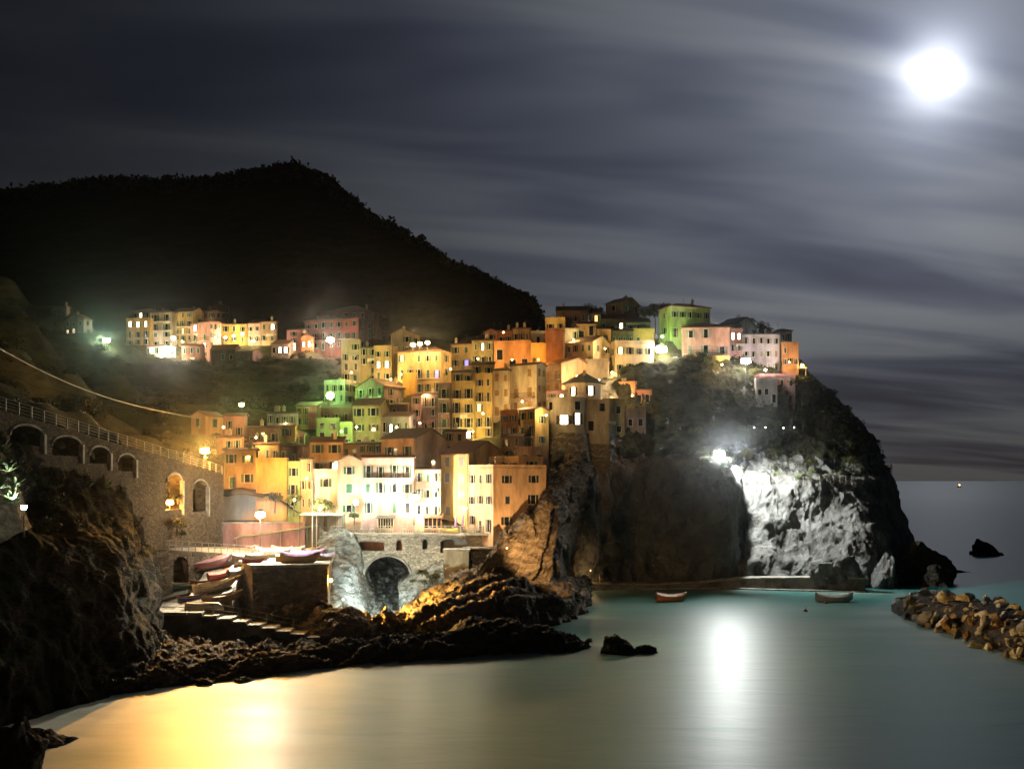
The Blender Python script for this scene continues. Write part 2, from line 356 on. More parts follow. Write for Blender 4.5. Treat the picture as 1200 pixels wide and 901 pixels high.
    for face, spec in (('L', L), ('R', R_)):
        if not spec or not spec[0]: continue
        nc, nr = spec; wd = sl if face == 'L' else sr
        if wd < 2: continue
        fh = H/nr; hh = min(winsize[1], fh*.6); ww = min(winsize[0], wd/nc*(.30 if sty == 'open' else .48))
        for r in range(nr):
            bal = (face, r) in balc
            zf = fh*r
            for cidx in range(nc):
                kl = lits.get((face, cidx, r))
                if kl is None and not bal and rd.random() < .07 and nc > 1: continue
                x = -wd/2+wd*(cidx+.5)/nc+rd.uniform(-.12, .12)*min(wd/nc, 2)*.5
                door = bal or (r == 0 and rd.random() < .15)
                z = zf+(.08 if door else fh*.5-hh*.42+rd.uniform(-.08, .08)); h2 = min(2.1, fh*.74) if door else hh
                st = sty
                if sty == 'open' and rd.random() < .25: st = 'closed'
                if kl: st = 'open'
                if face == 'L': loc, rz = (x, -hy, z), 0
                else: loc, rz = (hx, x, z), math.pi/2
                add_window(e, loc, rz, ww, h2, st, sh, kl, not small)
            if bal:
                a, b = balcony_meshes(wd*.86)
                ba = a.build('balcony', M_TRIM, e); br = b.build('railing', M_RAILD, ba)
                ba.location = (0, -hy, zf) if face == 'L' else (hx, 0, zf); ba.rotation_euler = (0, 0, 0 if face == 'L' else math.pi/2)
    if H > 5 and not small:
        dp = MB(); x = hx-.25 if rd.random() < .5 else -hx+.25
        dp.tube([(x, -hy-.09, H-.15), (x, -hy-.09, -1)], .06, 6); dp.build('drainpipe', M_RAIL, e)
    HOUSES.append((label, e, H)); return e

H = house
# far upper village on the left
Yf = 330
H('yellow four-storey house with three bright top windows, at the left end of the upper village', (148, 176, 176), 375, 406, 'yellow', 'flat', (3, 3), lit=[('L', 0, 2, 'c'), ('L', 1, 2, 'c'), ('L', 2, 2, 'w')], balc=[('L', 1)], Y=Yf, chim=0, depth=8)
H('dim ochre attic house with two small lit windows, above the leftmost yellow house', (155, 183, 183), 365, 382, 'ochre', 'hip', (4, 2), lit=[('L', 1, 1, 'w'), ('L', 3, 1, 'w')], Y=Yf+9, chim=1)
H('beige four-storey house beside the blazing white lamp of the upper village', (176, 202, 202), 366, 408, 'beige', 'hip', (2, 4), balc=[('L', 2), ('L', 3)], Y=Yf+1)
H('yellow house with glowing balconies, between a beige house and a pink one', (203, 226, 226), 365, 400, 'yellow', 'gx', (3, 4), balc=[('L', 1), ('L', 2)], Y=Yf+3, lit=[('L', 1, 1, 'd')])
H('pink top-row house with a rosy right side wall, in the upper village', (226, 253, 264), 364, 395, 'pink', 'hip', (3, 3), (2, 3), Y=Yf+8, th=30)
H('faint dark pink tower house standing highest of the upper village', (243, 262, 270), 358, 380, 'plum', 'hip', (1, 2), (1, 2), Y=Yf+26, th=25)
H('greyish pink house turned on its corner with two round bright windows', (223, 246, 259), 377, 420, 'rose', 'hip', (2, 4), (3, 4), Y=Yf-6, th=38, lit=[('L', 0, 3, 'c'), ('L', 1, 1, 'c')], balc=[('L', 2)])
H('low white building with four square bright windows, under the upper village lamp', (172, 196, 206), 405, 427, 'white', 'flat', (2, 2), (1, 2), Y=Yf-12, th=20, lit=[('L', 0, 0, 'c'), ('L', 1, 0, 'c'), ('L', 0, 1, 'c'), ('L', 1, 1, 'c')], chim=0, sty='bare', winsize=(1.6, 1.7))
H('dark red shed house below the corner house with two round windows', (213, 236, 240), 405, 430, 'brick', 'gx', (3, 2), (0, 0), Y=Yf-16, chim=1)
H('long golden yellow house over a glowing terrace', (260, 289, 290), 380, 403, 'gold', 'gx', (3, 2), Y=Yf, chim=1)
H('narrow salmon pink house between the golden house and the peach house', (290, 305, 305), 379, 403, 'pink', 'gx', (2, 2), Y=Yf-.6, chim=0)
H('peach house with one bright window, at the right end of the golden row', (305, 324, 325), 377, 403, 'peach', 'gx', (2, 2), Y=Yf-1, lit=[('L', 1, 1, 'c')])
H('low brown house with a pale awning under the golden row', (247, 276, 282), 409, 428, 'brown', 'gx', (3, 1), (1, 1), Y=Yf-14, th=12, rh=1.5)
H('low dim house with arched openings right of the brown awning house', (277, 296, 296), 412, 430, 'plum', 'flat', (4, 1), Y=Yf-18, chim=0)
H('small grey hut with three tiny lit windows between the golden row and the red mansion', (318, 338, 338), 403, 418, 'beige', 'gx', (3, 1), Y=Yf-10, lit=[('L', 1, 0, 'c'), ('L', 2, 0, 'c')], sty='bare')
H('narrow rose pink tower lit from the front, left of the red mansion', (336, 353, 353), 387, 412, 'rose', 'flat', (1, 3), Y=Yf-6, chim=0, lit=[('L', 0, 0, 'w')])
H('small amber-lit cottage beside the rose pink tower', (353, 366, 368), 395, 412, 'orange', 'gy', (2, 1), Y=Yf-8, lit=[('L', 0, 0, 'w'), ('L', 1, 0, 'w')])
H('big dark red mansion with long balconies behind the pinkish white lamp', (357, 420, 437), 373, 408, 'red', 'hip', (7, 3), (2, 3), Y=Yf-4, th=22, balc=[('L', 1)], lit=[('L', 5, 0, 'o')], rmat='brown')
H('wide unlit maroon block rising behind the red mansion', (372, 430, 456), 364, 395, 'red', 'hip', (6, 3), (2, 3), Y=Yf+18, th=20, rmat='brown')
# distant cottages on the left slope
H('faint grey house with two tiny lights high on the left slope', (76, 98, 108), 374, 392, 'grey', 'gy', (3, 2), (1, 2), Y=300, th=30, lit=[('L', 0, 0, 'd'), ('L', 1, 0, 'd')], small=True)
H('dim cottage partly hidden above the faint grey house on the left slope', (60, 78, 82), 360, 372, 'grey', 'gx', (2, 1), (1, 1), Y=318, th=20, small=True)
H('tiny pale hut beside the green star-like lamp on the left slope', (113, 122, 124), 395, 404, 'white', 'gy', (1, 1), (0, 0), Y=296, th=12, small=True, chim=0)
# centre-left upper rows
H('tall plain beige house at the left edge of the upper centre rows', (400, 422, 423), 401, 448, 'beige', 'flat', (2, 4), Y=258, chim=0)
H('shadowed house with a dark pyramid roof beside the tall plain beige house', (422, 442, 444), 408, 450, 'olive', 'hip', (2, 4), Y=258, rmat='brown')
H('yellow house with two tall glowing windows below the dark pyramid roof', (438, 459, 459), 408, 447, 'ochre', 'flat', (2, 3), Y=256, lit=[('L', 0, 1, 'c'), ('L', 1, 1, 'c')], chim=0)
H('olive beige house with a gable behind the three rooftop lamps', (458, 483, 492), 391, 440, 'olive', 'gy', (2, 4), (1, 3), Y=264, th=22)
H('big ochre house with a blue glowing window, under the three rooftop lamps', (466, 517, 529), 411, 459, 'ochre', 'hip', (5, 3), (1, 3), Y=249, th=20, lit=[('L', 4, 1, 'b'), ('L', 0, 2, 'd')], balc=[('L', 1), ('L', 0)])
H('golden annex wall glowing below the big ochre house', (472, 487, 488), 440, 459, 'gold', 'flat', (0, 0), (0, 0), Y=246.5, chim=0, depth=3)
H('small green-lit house on the valley side, right of the green flare', (380, 404, 417), 448, 473, 'white', 'flat', (3, 2), (3, 2), Y=246, th=25, chim=1, rmat='brown')
H('brown gabled house in shadow below the ochre houses', (418, 450, 482), 452, 478, 'plum', 'gy', (3, 2), (2, 2), Y=241, th=35, balc=[('L', 1)], rmat='brown')
H('narrow amber house wedged left of the brown gabled house', (416, 434, 434), 450, 473, 'ochre', 'shed', (1, 2), Y=246.5, chim=0, rmat='brown')
H('yellow house with four dark square windows in a row, above the lime green wall', (347, 362, 362), 476, 500, 'yellow', 'flat', (2, 2), Y=232, chim=0)
H('pale pink narrow house between a yellow and a lime green house', (362, 371, 371), 476, 500, 'pink', 'flat', (1, 2), Y=232, chim=0)
H('bright lime green house with two dark windows', (371, 397, 398), 493, 517, 'green', 'flat', (2, 2), Y=227, chim=0, sty='bare')
H('dark roofed house right behind the bright lime green house', (376, 412, 414), 478, 500, 'brown', 'shed', (3, 1), Y=232.5, rmat='brown')
H('dim green house below and right of the bright lime green house', (398, 413, 414), 498, 527, 'green', 'flat', (1, 2), Y=225, chim=0)
H('large olive grey house with one lit window under a wide dark roof', (413, 446, 446), 475, 527, 'olive', 'gx', (2, 3), Y=226, rmat='brown', sh='dark')
H('grey terrace house with one round lit window, right of the large olive house', (446, 480, 480), 488, 515, 'grey', 'flat', (4, 1), Y=227, lit=[('L', 1, 0, 'c')], chim=0, winsize=(1.1, 1.9))
H('shadowed roof storey set back behind the grey terrace house', (446, 478, 479), 474, 490, 'plum', 'gx', (3, 1), Y=236, rmat='brown', depth=7)
H('narrow pink house between the grey terrace house and a dark balconied house', (482, 494, 495), 463, 505, 'pink', 'shed', (1, 3), Y=233, balc=[('L', 0)], chim=0)
H('dark red-brown house with a flower balcony, right of the narrow pink house', (495, 512, 513), 462, 505, 'plum', 'gx', (2, 3), Y=234, balc=[('L', 2)], rmat='brown')
H('tall purple-brown house with three balconies, left of the yellow balcony house', (513, 528, 529), 450, 518, 'plum', 'flat', (1, 4), Y=226, balc=[('L', 1), ('L', 2), ('L', 3)], chim=0)
H('yellow house with three long dark balconies and a glowing doorway at its foot', (529, 556, 557), 450, 518, 'yellow', 'flat', (2, 4), Y=226, balc=[('L', 1), ('L', 2), ('L', 3)], sh='dark', lit=[('L', 1, 0, 'c')], chim=0)
H('small yellow roof room with a slate roof on the balcony house', (530, 556, 557), 436, 451, 'ochre', 'gx', (2, 1), Y=231, rmat='slate', depth=7)
H('bright yellow narrow house with two arched balconies, left of the cream houses', (557, 577, 578), 441, 515, 'yellow', 'flat', (2, 5), Y=227, balc=[('L', 1), ('L', 3)], sh='dark', lit=[('L', 0, 2, 'd')], chim=0)
H('shadowed amber roof room above the bright yellow narrow house', (553, 579, 580), 427, 443, 'ochre', 'shed', (2, 1), Y=238, rmat='brown')
H('cream house with small orange shutters, right of the bright yellow house', (578, 597, 598), 434, 487, 'cream', 'flat', (2, 3), Y=229, sh='orange', sty='closed', chim=1)
H('taller cream house with orange shutters and a small balcony', (597, 629, 640), 427, 484, 'cream', 'flat', (2, 3), (2, 3), Y=228, th=34, sh='orange', sty='closed', balc=[('L', 1)])
H('orange house with dark windows below the cream houses', (586, 607, 608), 484, 525, 'orange', 'flat', (2, 3), Y=218, chim=0, sh='dark')
H('yellow house with green shutters joined to the orange house', (608, 627, 643), 480, 527, 'yellow', 'flat', (2, 3), (1, 2), Y=218, th=36, balc=[('L', 1)], chim=0, sh='green')
# top centre
H('dim ochre house at the left end of the top centre row', (528, 553, 554), 403, 433, 'ochre', 'gx', (2, 2), Y=262, lit=[('L', 1, 0, 'b')], rmat='brown')
H('olive yellow house with one glowing top window and a red balcony', (553, 578, 579), 399, 430, 'olive', 'gx', (3, 2), Y=260, lit=[('L', 1, 1, 'c')], rmat='brown')
H('burnt orange house with three dark windows in the top centre row', (579, 622, 623), 402, 430, 'orange', 'flat', (3, 1), Y=258, chim=0, sty='bare', winsize=(1.6, 2.4))
H('amber glowing low wall house left of the brick red block', (622, 640, 641), 405, 422, 'gold', 'flat', (0, 0), (0, 0), Y=256, chim=0)
H('windowless brick red block standing among pale roofs', (640, 662, 663), 388, 421, 'brick', 'flat', (0, 0), (0, 0), Y=255, chim=0)
H('tiny rosy gabled house on the skyline of the centre', (568, 583, 584), 389, 402, 'pink', 'gy', (1, 1), Y=272, chim=0)
H('row house with an orange lit roof on the skyline of the centre', (583, 600, 601), 388, 404, 'orange', 'gx', (2, 1), Y=272)
H('low skyline house with two chimneys right of the orange lit roof', (601, 621, 622), 385, 404, 'ochre', 'gx', (3, 1), Y=271, chim=2)
H('grey plastered house with a small window left of the brick red block', (622, 640, 641), 391, 408, 'grey', 'flat', (1, 1), Y=264, sty='bare')
H('little bright yellow house with two dark windows on the skyline', (639, 662, 663), 375, 390, 'yellow', 'flat', (2, 1), Y=268, chim=2, sh='dark')
H('unlit dark house behind the little bright yellow house', (652, 688, 690), 364, 382, 'brown', 'gx', (4, 1), Y=282, rmat='brown')
H('yellow house with one large dark window, right of the brick red block', (676, 699, 700), 380, 398, 'ochre', 'flat', (2, 1), Y=266, sty='bare', winsize=(1.8, 2.2))
H('grey terrace house between the brick red block and the yellow skyline houses', (662, 678, 679), 385, 402, 'grey', 'shed', (2, 1), Y=265, rmat='brown')
H('small turret house with an amber lit doorway on the skyline', (693, 704, 705), 368, 380, 'ochre', 'hip', (1, 1), Y=276, lit=[('L', 0, 0, 'o')], chim=0)
H('cream house with a long terrace and a gable facing the sea', (663, 695, 716), 400, 430, 'cream', 'gx', (4, 2), (2, 2), Y=257, th=35, rmat='brown')
H('amber side wall house behind the cream gable', (700, 716, 717), 386, 408, 'ochre', 'flat', (1, 1), Y=264, chim=0)
H('dim brown terraced house in the upper right rows', (716, 742, 743), 388, 410, 'brown', 'flat', (4, 1), Y=270, chim=1, rmat='brown')
H('honey coloured house lit from the right by the great white lamp', (742, 767, 768), 388, 410, 'gold', 'flat', (2, 1), Y=271, chim=0)
H('beige house with one glowing window and an amber left side, below the honey house', (714, 721, 766), 402, 440, 'cream', 'flat', (1, 2), (4, 2), Y=260, th=80, lit=[('R', 0, 1, 'w')], chim=0, winsize=(1.3, 1.6))
H('grey house with two chimneys on the upper right skyline', (734, 762, 763), 378, 394, 'grey', 'gx', (3, 1), Y=275, chim=2)
H('small house with a tiny lit window under the red skyline house', (702, 733, 734), 374, 392, 'brown', 'gx', (3, 1), Y=279, lit=[('L', 2, 0, 'w')], small=True)
H('dark red gabled house, highest on the right skyline', (710, 729, 750), 354, 378, 'brick', 'gx', (1, 2), (2, 2), Y=285, th=42, chim=2, rmat='brown')
H('vivid green lit house above the great white lamp', (772, 786, 832), 359, 395, 'green', 'hip', (1, 2), (5, 2), Y=268, th=72, chim=1)
H('pink house with blue-grey shutters, between the two great white lamps', (800, 855, 856), 384, 430, 'pink', 'hip', (3, 3), Y=265, sh='grey', fnd=2, chim=0, balc=[('L', 1)], winsize=(1.5, 2.2))
H('yellow lit porch house at the foot of the pink house', (834, 855, 856), 420, 434, 'gold', 'flat', (2, 1), Y=262.5, chim=0, depth=4, fnd=1.5)
H('narrow house with two round glowing windows, right of the pink house', (855, 870, 871), 388, 428, 'rose', 'flat', (2, 3), Y=266, fnd=2, lit=[('L', 0, 2, 'c'), ('L', 1, 2, 'c')], chim=0)
H('green gabled house seen above the two round glowing windows', (842, 863, 887), 379, 395, 'green', 'gx', (1, 1), (3, 1), Y=272, th=42, rmat='slate', chim=0)
H('wide lilac house behind the right-hand white lamp', (870, 914, 915), 392, 438, 'lilac', 'shed', (5, 3), Y=266, fnd=2, sh='grey', rmat='slate')
H('slim lilac tower with three tall windows at the right end of the skyline', (908, 928, 929), 388, 432, 'lilac', 'hip', (3, 3), Y=270, chim=0, rmat='slate')
H('small orange house at the far right end of the village', (917, 936, 937), 404, 430, 'orange', 'flat', (3, 2), Y=265, fnd=2, chim=0, sh='dark')
H('pinkish house with a projecting bay below the right-hand lamp', (868, 932, 933), 441, 473, 'rose', 'flat', (6, 2), Y=260.5, fnd=1.5, chim=0, sh='dark')
H('grey bay house jutting from the pinkish house below the right-hand lamp', (886, 911, 912), 446, 472, 'grey', 'flat', (3, 1), Y=257.5, fnd=1, chim=0, depth=3.5, sty='bare')
# mid right
H('peach house with tall brown shutters and a long side wall, right of the cream houses', (637, 658, 697), 426, 462, 'peach', 'flat', (2, 2), (0, 0), Y=246, th=36, sh='orange', sty='closed', balc=[('L', 1)], chim=0)
H('stepped beige house with a lit roof edge behind the peach house', (682, 714, 715), 424, 450, 'beige', 'flat', (0, 0), (0, 0), Y=255, chim=0)
H('stone terrace house with a curved roof, right of the beige house', (716, 738, 765), 440, 462, 'grey', 'hip', (0, 0), (0, 0), Y=254, th=45, chim=0, rmat='slate')
H('orange house with a small green window, glowing over a terrace', (713, 744, 752), 450, 470, 'orange', 'flat', (3, 1), (0, 0), Y=250, th=30, chim=0)
H('red porch house with a dark opening beside the glowing orange house', (744, 764, 765), 457, 478, 'brick', 'flat', (2, 1), Y=250.5, chim=0, sty='bare', winsize=(1.6, 2))
H('plastered stone house with three dark windows right of the round tower', (690, 732, 733), 470, 514, 'olive', 'flat', (3, 2), Y=243.5, fnd=4, chim=0, sty='bare')
H('dark narrow house on the cliff edge, last below the orange house', (733, 757, 758), 482, 536, 'brown', 'flat', (2, 2), Y=245, fnd=3, chim=0, sty='bare')
H('small red house with a lit window, left above the round tower', (641, 664, 665), 458, 474, 'rose', 'shed', (2, 1), Y=238, lit=[('L', 1, 0, 'w')], chim=0)
# lower left
H('small gabled house with a pale eave, left of the rosy barn', (224, 241, 262), 487, 505, 'peach', 'gy', (1, 1), (1, 1), Y=205, th=30, chim=0)
H('rosy barn with one small window under the yellow-green lamp', (263, 286, 290), 487, 512, 'pink', 'gx', (2, 1), (0, 0), Y=206, chim=0)
H('brown house with a low roof between the rosy barn and the small yellow house', (289, 326, 327), 501, 524, 'brown', 'gx', (3, 1), Y=208, rmat='brown')
H('small yellow house with one dark red window', (327, 346, 347), 499, 515, 'yellow', 'shed', (1, 1), Y=214, chim=0)
H('low grey roof terrace crowded with pots and chimneys', (313, 347, 348), 484, 500, 'grey', 'gx', (4, 1), Y=226, chim=3, rmat='slate')
H('ochre house in the glare right of the great amber lamp', (262, 300, 301), 527, 572, 'ochre', 'gx', (2, 2), Y=192, rmat='brown')
H('house with a tan corner block on the terrace above the orange-yellow wall', (300, 326, 327), 520, 545, 'ochre', 'hip', (3, 1), Y=198, rmat='brown')
H('squat tawny house with three dark windows in the dark gap above the ochre glare house', (255, 283, 284), 512, 530, 'peach', 'gx', (3, 1), Y=201, rmat='brown')
H('low dusky red house stepping up right of the squat tawny house', (284, 313, 314), 517, 540, 'red', 'gx', (3, 2), Y=203, rmat='brown')
H('small brown gabled house below the low grey roof terrace', (327, 356, 357), 508, 526, 'brown', 'gy', (2, 1), Y=217, rmat='brown')
H('ochre house squeezed under the dim green house', (397, 423, 424), 520, 541, 'ochre', 'gx', (2, 1), Y=213, rmat='brown')
H('dusky house beneath the large olive grey house, behind the peach gable', (420, 447, 448), 520, 545, 'peach', 'gx', (3, 2), Y=209, rmat='brown')
H('narrow terracotta house below the tall purple-brown house', (521, 545, 546), 505, 535, 'peach', 'gx', (2, 2), Y=211, rmat='brown')
H('shadowed house below the orange house, behind the balustrade apartment', (588, 612, 613), 512, 540, 'plum', 'gx', (2, 2), Y=209, rmat='brown')
H('plain orange-yellow block under a railed terrace', (300, 336, 337), 541, 572, 'gold', 'flat', (0, 0), (0, 0), Y=189, chim=0)
H('narrow yellow-green house with small balconies, right of the orange-yellow block', (337, 351, 352), 545, 597, 'green', 'flat', (1, 3), Y=189, balc=[('L', 1)], chim=0)
H('narrow orange house with tall windows, left of the dazzling white house', (352, 366, 367), 538, 600, 'peach', 'flat', (2, 3), Y=189, chim=0, sh='brown')
H('peach house with two dark windows and a sloping top, above the dazzling white house', (363, 402, 403), 517, 556, 'peach', 'shed', (2, 2), Y=200, lit=[('L', 1, 0, 'c')], chim=1, winsize=(1.4, 1.6), rmat='brown')
H('dazzling white house with green shutters beside the green awning', (367, 396, 397), 554, 604, 'white', 'flat', (1, 2), Y=189, chim=0)
H('brown roofed terrace house behind the peach house with two dark windows', (327, 362, 363), 523, 545, 'brown', 'gx', (3, 1), Y=206, rmat='brown')
H('peach gable-fronted house with green shutters in the harbour front', (395, 424, 425), 540, 607, 'peach', 'gy', (1, 3), Y=187, chim=1, rmat='brown', th=2)
H('salmon pink harbour house with a long balcony and green shutters', (424, 485, 486), 536, 608, 'pink', 'gx', (4, 3), Y=186, balc=[('L', 2)], chim=1, rmat='brown', th=3, winsize=(1.1, 1.8))
H('apricot house with a broad blank gable wall, above the salmon pink house', (447, 487, 523), 513, 560, 'peach', 'gx', (2, 2), (0, 0), Y=200, th=33, rmat='brown', chim=1, balc=[('L', 1)])
H('cream house with thin windows, washed out by the white lamp', (486, 516, 517), 550, 608, 'cream', 'gx', (3, 3), Y=187, rmat='brown', chim=1, th=3)
H('yellow house with a red-brown roof and grey shutters, gable wall to the right', (517, 549, 592), 532, 609, 'yellow', 'gx', (2, 4), (1, 4), Y=188, th=32, sh='grey', sty='closed', rmat='terracotta', chim=2)
H('tan corner house with a white-lit left face, last house of the harbour front', (549, 578, 640), 549, 624, 'peach', 'flat', (3, 3), (2, 3), Y=181, th=55, sh='dark', chim=0, fnd=2.5)
H('roof apartment with a balustrade on the tan corner house', (573, 608, 636), 539, 551, 'peach', 'flat', (3, 1), (1, 1), Y=186, th=50, chim=0, fnd=.3, balc=[('L', 0)])
H('small tan terrace house behind the balustrade apartment', (606, 624, 641), 527, 547, 'peach', 'flat', (1, 1), (1, 1), Y=200, th=40, chim=0)
# ---------------------------------------------------------------- round tower house
def round_tower():
    e = empty('tower_house', P(664, 508, 231), 0, 'round fortress-like beige house with two big square lit windows, on a flared stone base', 'house')
    GROUND.append(tuple(P(655, 545, 229))); GROUND.append(tuple(P(685, 540, 236)))
    r = 4.6
    MB().lathe([(r, -1), (r, 7.6), (r+.15, 7.6), (r+.15, 7.9)], 40).build('wall', WALL['beige'], e, False)
    MB().lathe([(r+1.6, -10), (r+1.2, -6), (r+.5, -.6), (r+.55, 0)], 40).build('stone_base', M_STONE2, e)
    MB().box(3.6, 9.5, -1.2, 6, -2.5, 7.6).build('wing', WALL['beige'], e); MB().box(3.5, 9.7, -1.5, 6.2, -9, -2.4).build('wing_base', M_STONE2, e)
    rr = MB()
    for i in range(30):
        t = math.pi*(1.0+i/29)
        rr.box(r*math.cos(t)-.03, r*math.cos(t)+.03, r*math.sin(t)-.03, r*math.sin(t)+.03, 7.9, 8.9)
    rr.tube([(r*math.cos(math.pi*(1+i/29)), r*math.sin(math.pi*(1+i/29)), 8.9) for i in range(30)], .04, 5)
    rr.build('railing', M_RAIL, e)
    for ang, z, lit, w, h, s in ((-100, 1.9, 'c', 1.7, 2.2, 'open'), (-62, 1.9, 'c', 1.1, 2.2, 'open'), (-142, 5.1, None, 1.2, 1.7, 'bare'), (-62, 5.1, None, 1.2, 1.7, 'bare')):
        t = R(ang); add_window(e, ((r+.02)*math.cos(t), (r+.02)*math.sin(t), z), t+math.pi/2, w, h, s, 'dark', lit)
    for x, z in ((5.4, .6), (7.9, 5.0)): add_window(e, (x, -1.2, z), 0, 1.2, 2.0, 'bare', 'dark')
    # upper storey set back with a dark pyramid roof
    f = empty('house', P(684, 466, 240), 0, 'round-walled upper house with a dark pyramid roof and bright windows, standing on the round tower', 'house')
    MB().lathe([(4.3, -3), (4.3, 3.1)], 12).build('wall', WALL['cream'], f)
    ro = MB().lathe([(5.2, 3.1), (5.2, 3.3), (.2, 5.9)], 8).build('roof', ROOF['slate'], f)
    MB().box(-.3, .3, -2, -1.5, 3.6, 6.2).build('chimney', WALL['beige'], ro)
    for ang in (-128, -72):
        t = R(ang); add_window(f, (4.2*math.cos(t), 4.2*math.sin(t), .3), t+math.pi/2, .9, 2.0, 'open', 'dark', 'c')
round_tower()

# ---------------------------------------------------------------- terrain
def set_ground():
    man = [(0, 440, 150), (0, 400, 190), (0, 365, 240), (0, 325, 320), (-80, 300, 330), (-80, 400, 160), (-120, 440, 120), (60, 357, 330), (110, 392, 340), (60, 392, 262), (60, 430, 200),
           (-40, 470, 122), (0, 486, 128), (30, 470, 150), (60, 470, 165), (60, 492, 142), (120, 440, 235), (120, 480, 190), (110, 512, 152), (150, 432, 290), (150, 460, 250), (160, 500, 190), (180, 535, 178), (200, 470, 240), (200, 440, 292), (210, 505, 205), (230, 545, 190),
           (250, 470, 246), (250, 440, 296), (300, 478, 240), (300, 450, 285), (350, 470, 250), (380, 455, 268), (350, 440, 295), (380, 430, 320), (330, 430, 318), (280, 430, 318), (150, 410, 330), (200, 428, 322), (250, 430, 320),
           (400, 425, 330), (440, 415, 300), (200, 400, 370), (300, 395, 370), (400, 390, 370), (100, 385, 370), (500, 395, 330), (600, 385, 320), (700, 380, 310), (800, 385, 310), (560, 392, 300), (650, 385, 300),
           (260, 585, 186), (300, 590, 187), (340, 600, 188), (380, 612, 186.5), (420, 614, 186), (460, 614, 185.5), (500, 614, 185.5), (540, 614, 186), (570, 620, 186), (230, 600, 184), (590, 640, 190), (640, 560, 222)]
    pts = [tuple(P(*m)) for m in man]+GROUND
    A = np.array(pts)
    xs = np.arange(-190, 78, 1.6); ys = np.arange(118, 372, 1.6)
    X, Yg = np.meshgrid(xs, ys, indexing='ij')
    Z = np.zeros_like(X)
    for i in range(len(xs)):
        d2 = (X[i][:, None]-A[None, :, 0])**2+(Yg[i][:, None]-A[None, :, 1])**2+1.5
        w = d2**-1.8; Z[i] = (w*A[None, :, 2]).sum(1)/w.sum(1)
    Pn = np.stack([X, Yg, Z], -1)
    hs = (1/(1+np.exp(-(160-X-Yg*0)/1)))
    wild = np.clip((-55-X)/25, 0, 1)
    Z += (fbm(Pn/14, 4)*2.2+ridged(Pn/np.array([9, 9, 5]), 3)*.6)*(.15+.85*wild)-.7
    # dry-stone terraces on the wild slopes
    st = 3.2; q = Z/st; fq = q-np.floor(q); Zt = (np.floor(q)+np.clip((fq-.35)/.3, 0, 1))*st
    Z = Z*(1-.75*wild)+Zt*.75*wild
    G = np.stack([X, Yg, Z], -1)
    # keep only the part behind the harbour front, the viaduct and the headland face
    keep = np.ones(X.shape, bool)
    u = X/Yg*1200+600
    yv = np.interp(u, [-300, 0, 230, 300, 380, 570, 600, 640, 680, 720, 800, 1200], [118, 127.5, 187, 188, 186.8, 187, 192, 224, 246, 258, 264, 264])
    keep &= Yg > yv
    nu, nv = X.shape; idx = np.arange(nu*nv).reshape(nu, nv)
    kq = keep[:-1, :-1] & keep[1:, :-1] & keep[1:, 1:] & keep[:-1, 1:]
    q = np.stack([idx[:-1, :-1], idx[1:, :-1], idx[1:, 1:], idx[:-1, 1:]], -1)[kq]
    me = bpy.data.meshes.new('hillside'); me.from_pydata(G.reshape(-1, 3).tolist(), [], q.tolist())
    import bmesh
    bm = bmesh.new(); bm.from_mesh(me); bmesh.ops.delete(bm, geom=[v for v in bm.verts if not v.link_faces], context='VERTS'); bm.to_mesh(me); bm.free()
    tag(obj('hillside', me, M_EARTH, None, True), kind='structure')
    return xs, ys, Z
GX, GY, GZ = set_ground()
def ground(x, y):
    i = (x-GX[0])/1.6; j = (y-GY[0])/1.6; i = min(max(i, 0), len(GX)-1.01); j = min(max(j, 0), len(GY)-1.01)
    a, b = int(i), int(j); fx, fy = i-a, j-b
    return (GZ[a, b]*(1-fx)+GZ[a+1, b]*fx)*(1-fy)+(GZ[a, b+1]*(1-fx)+GZ[a+1, b+1]*fx)*fy

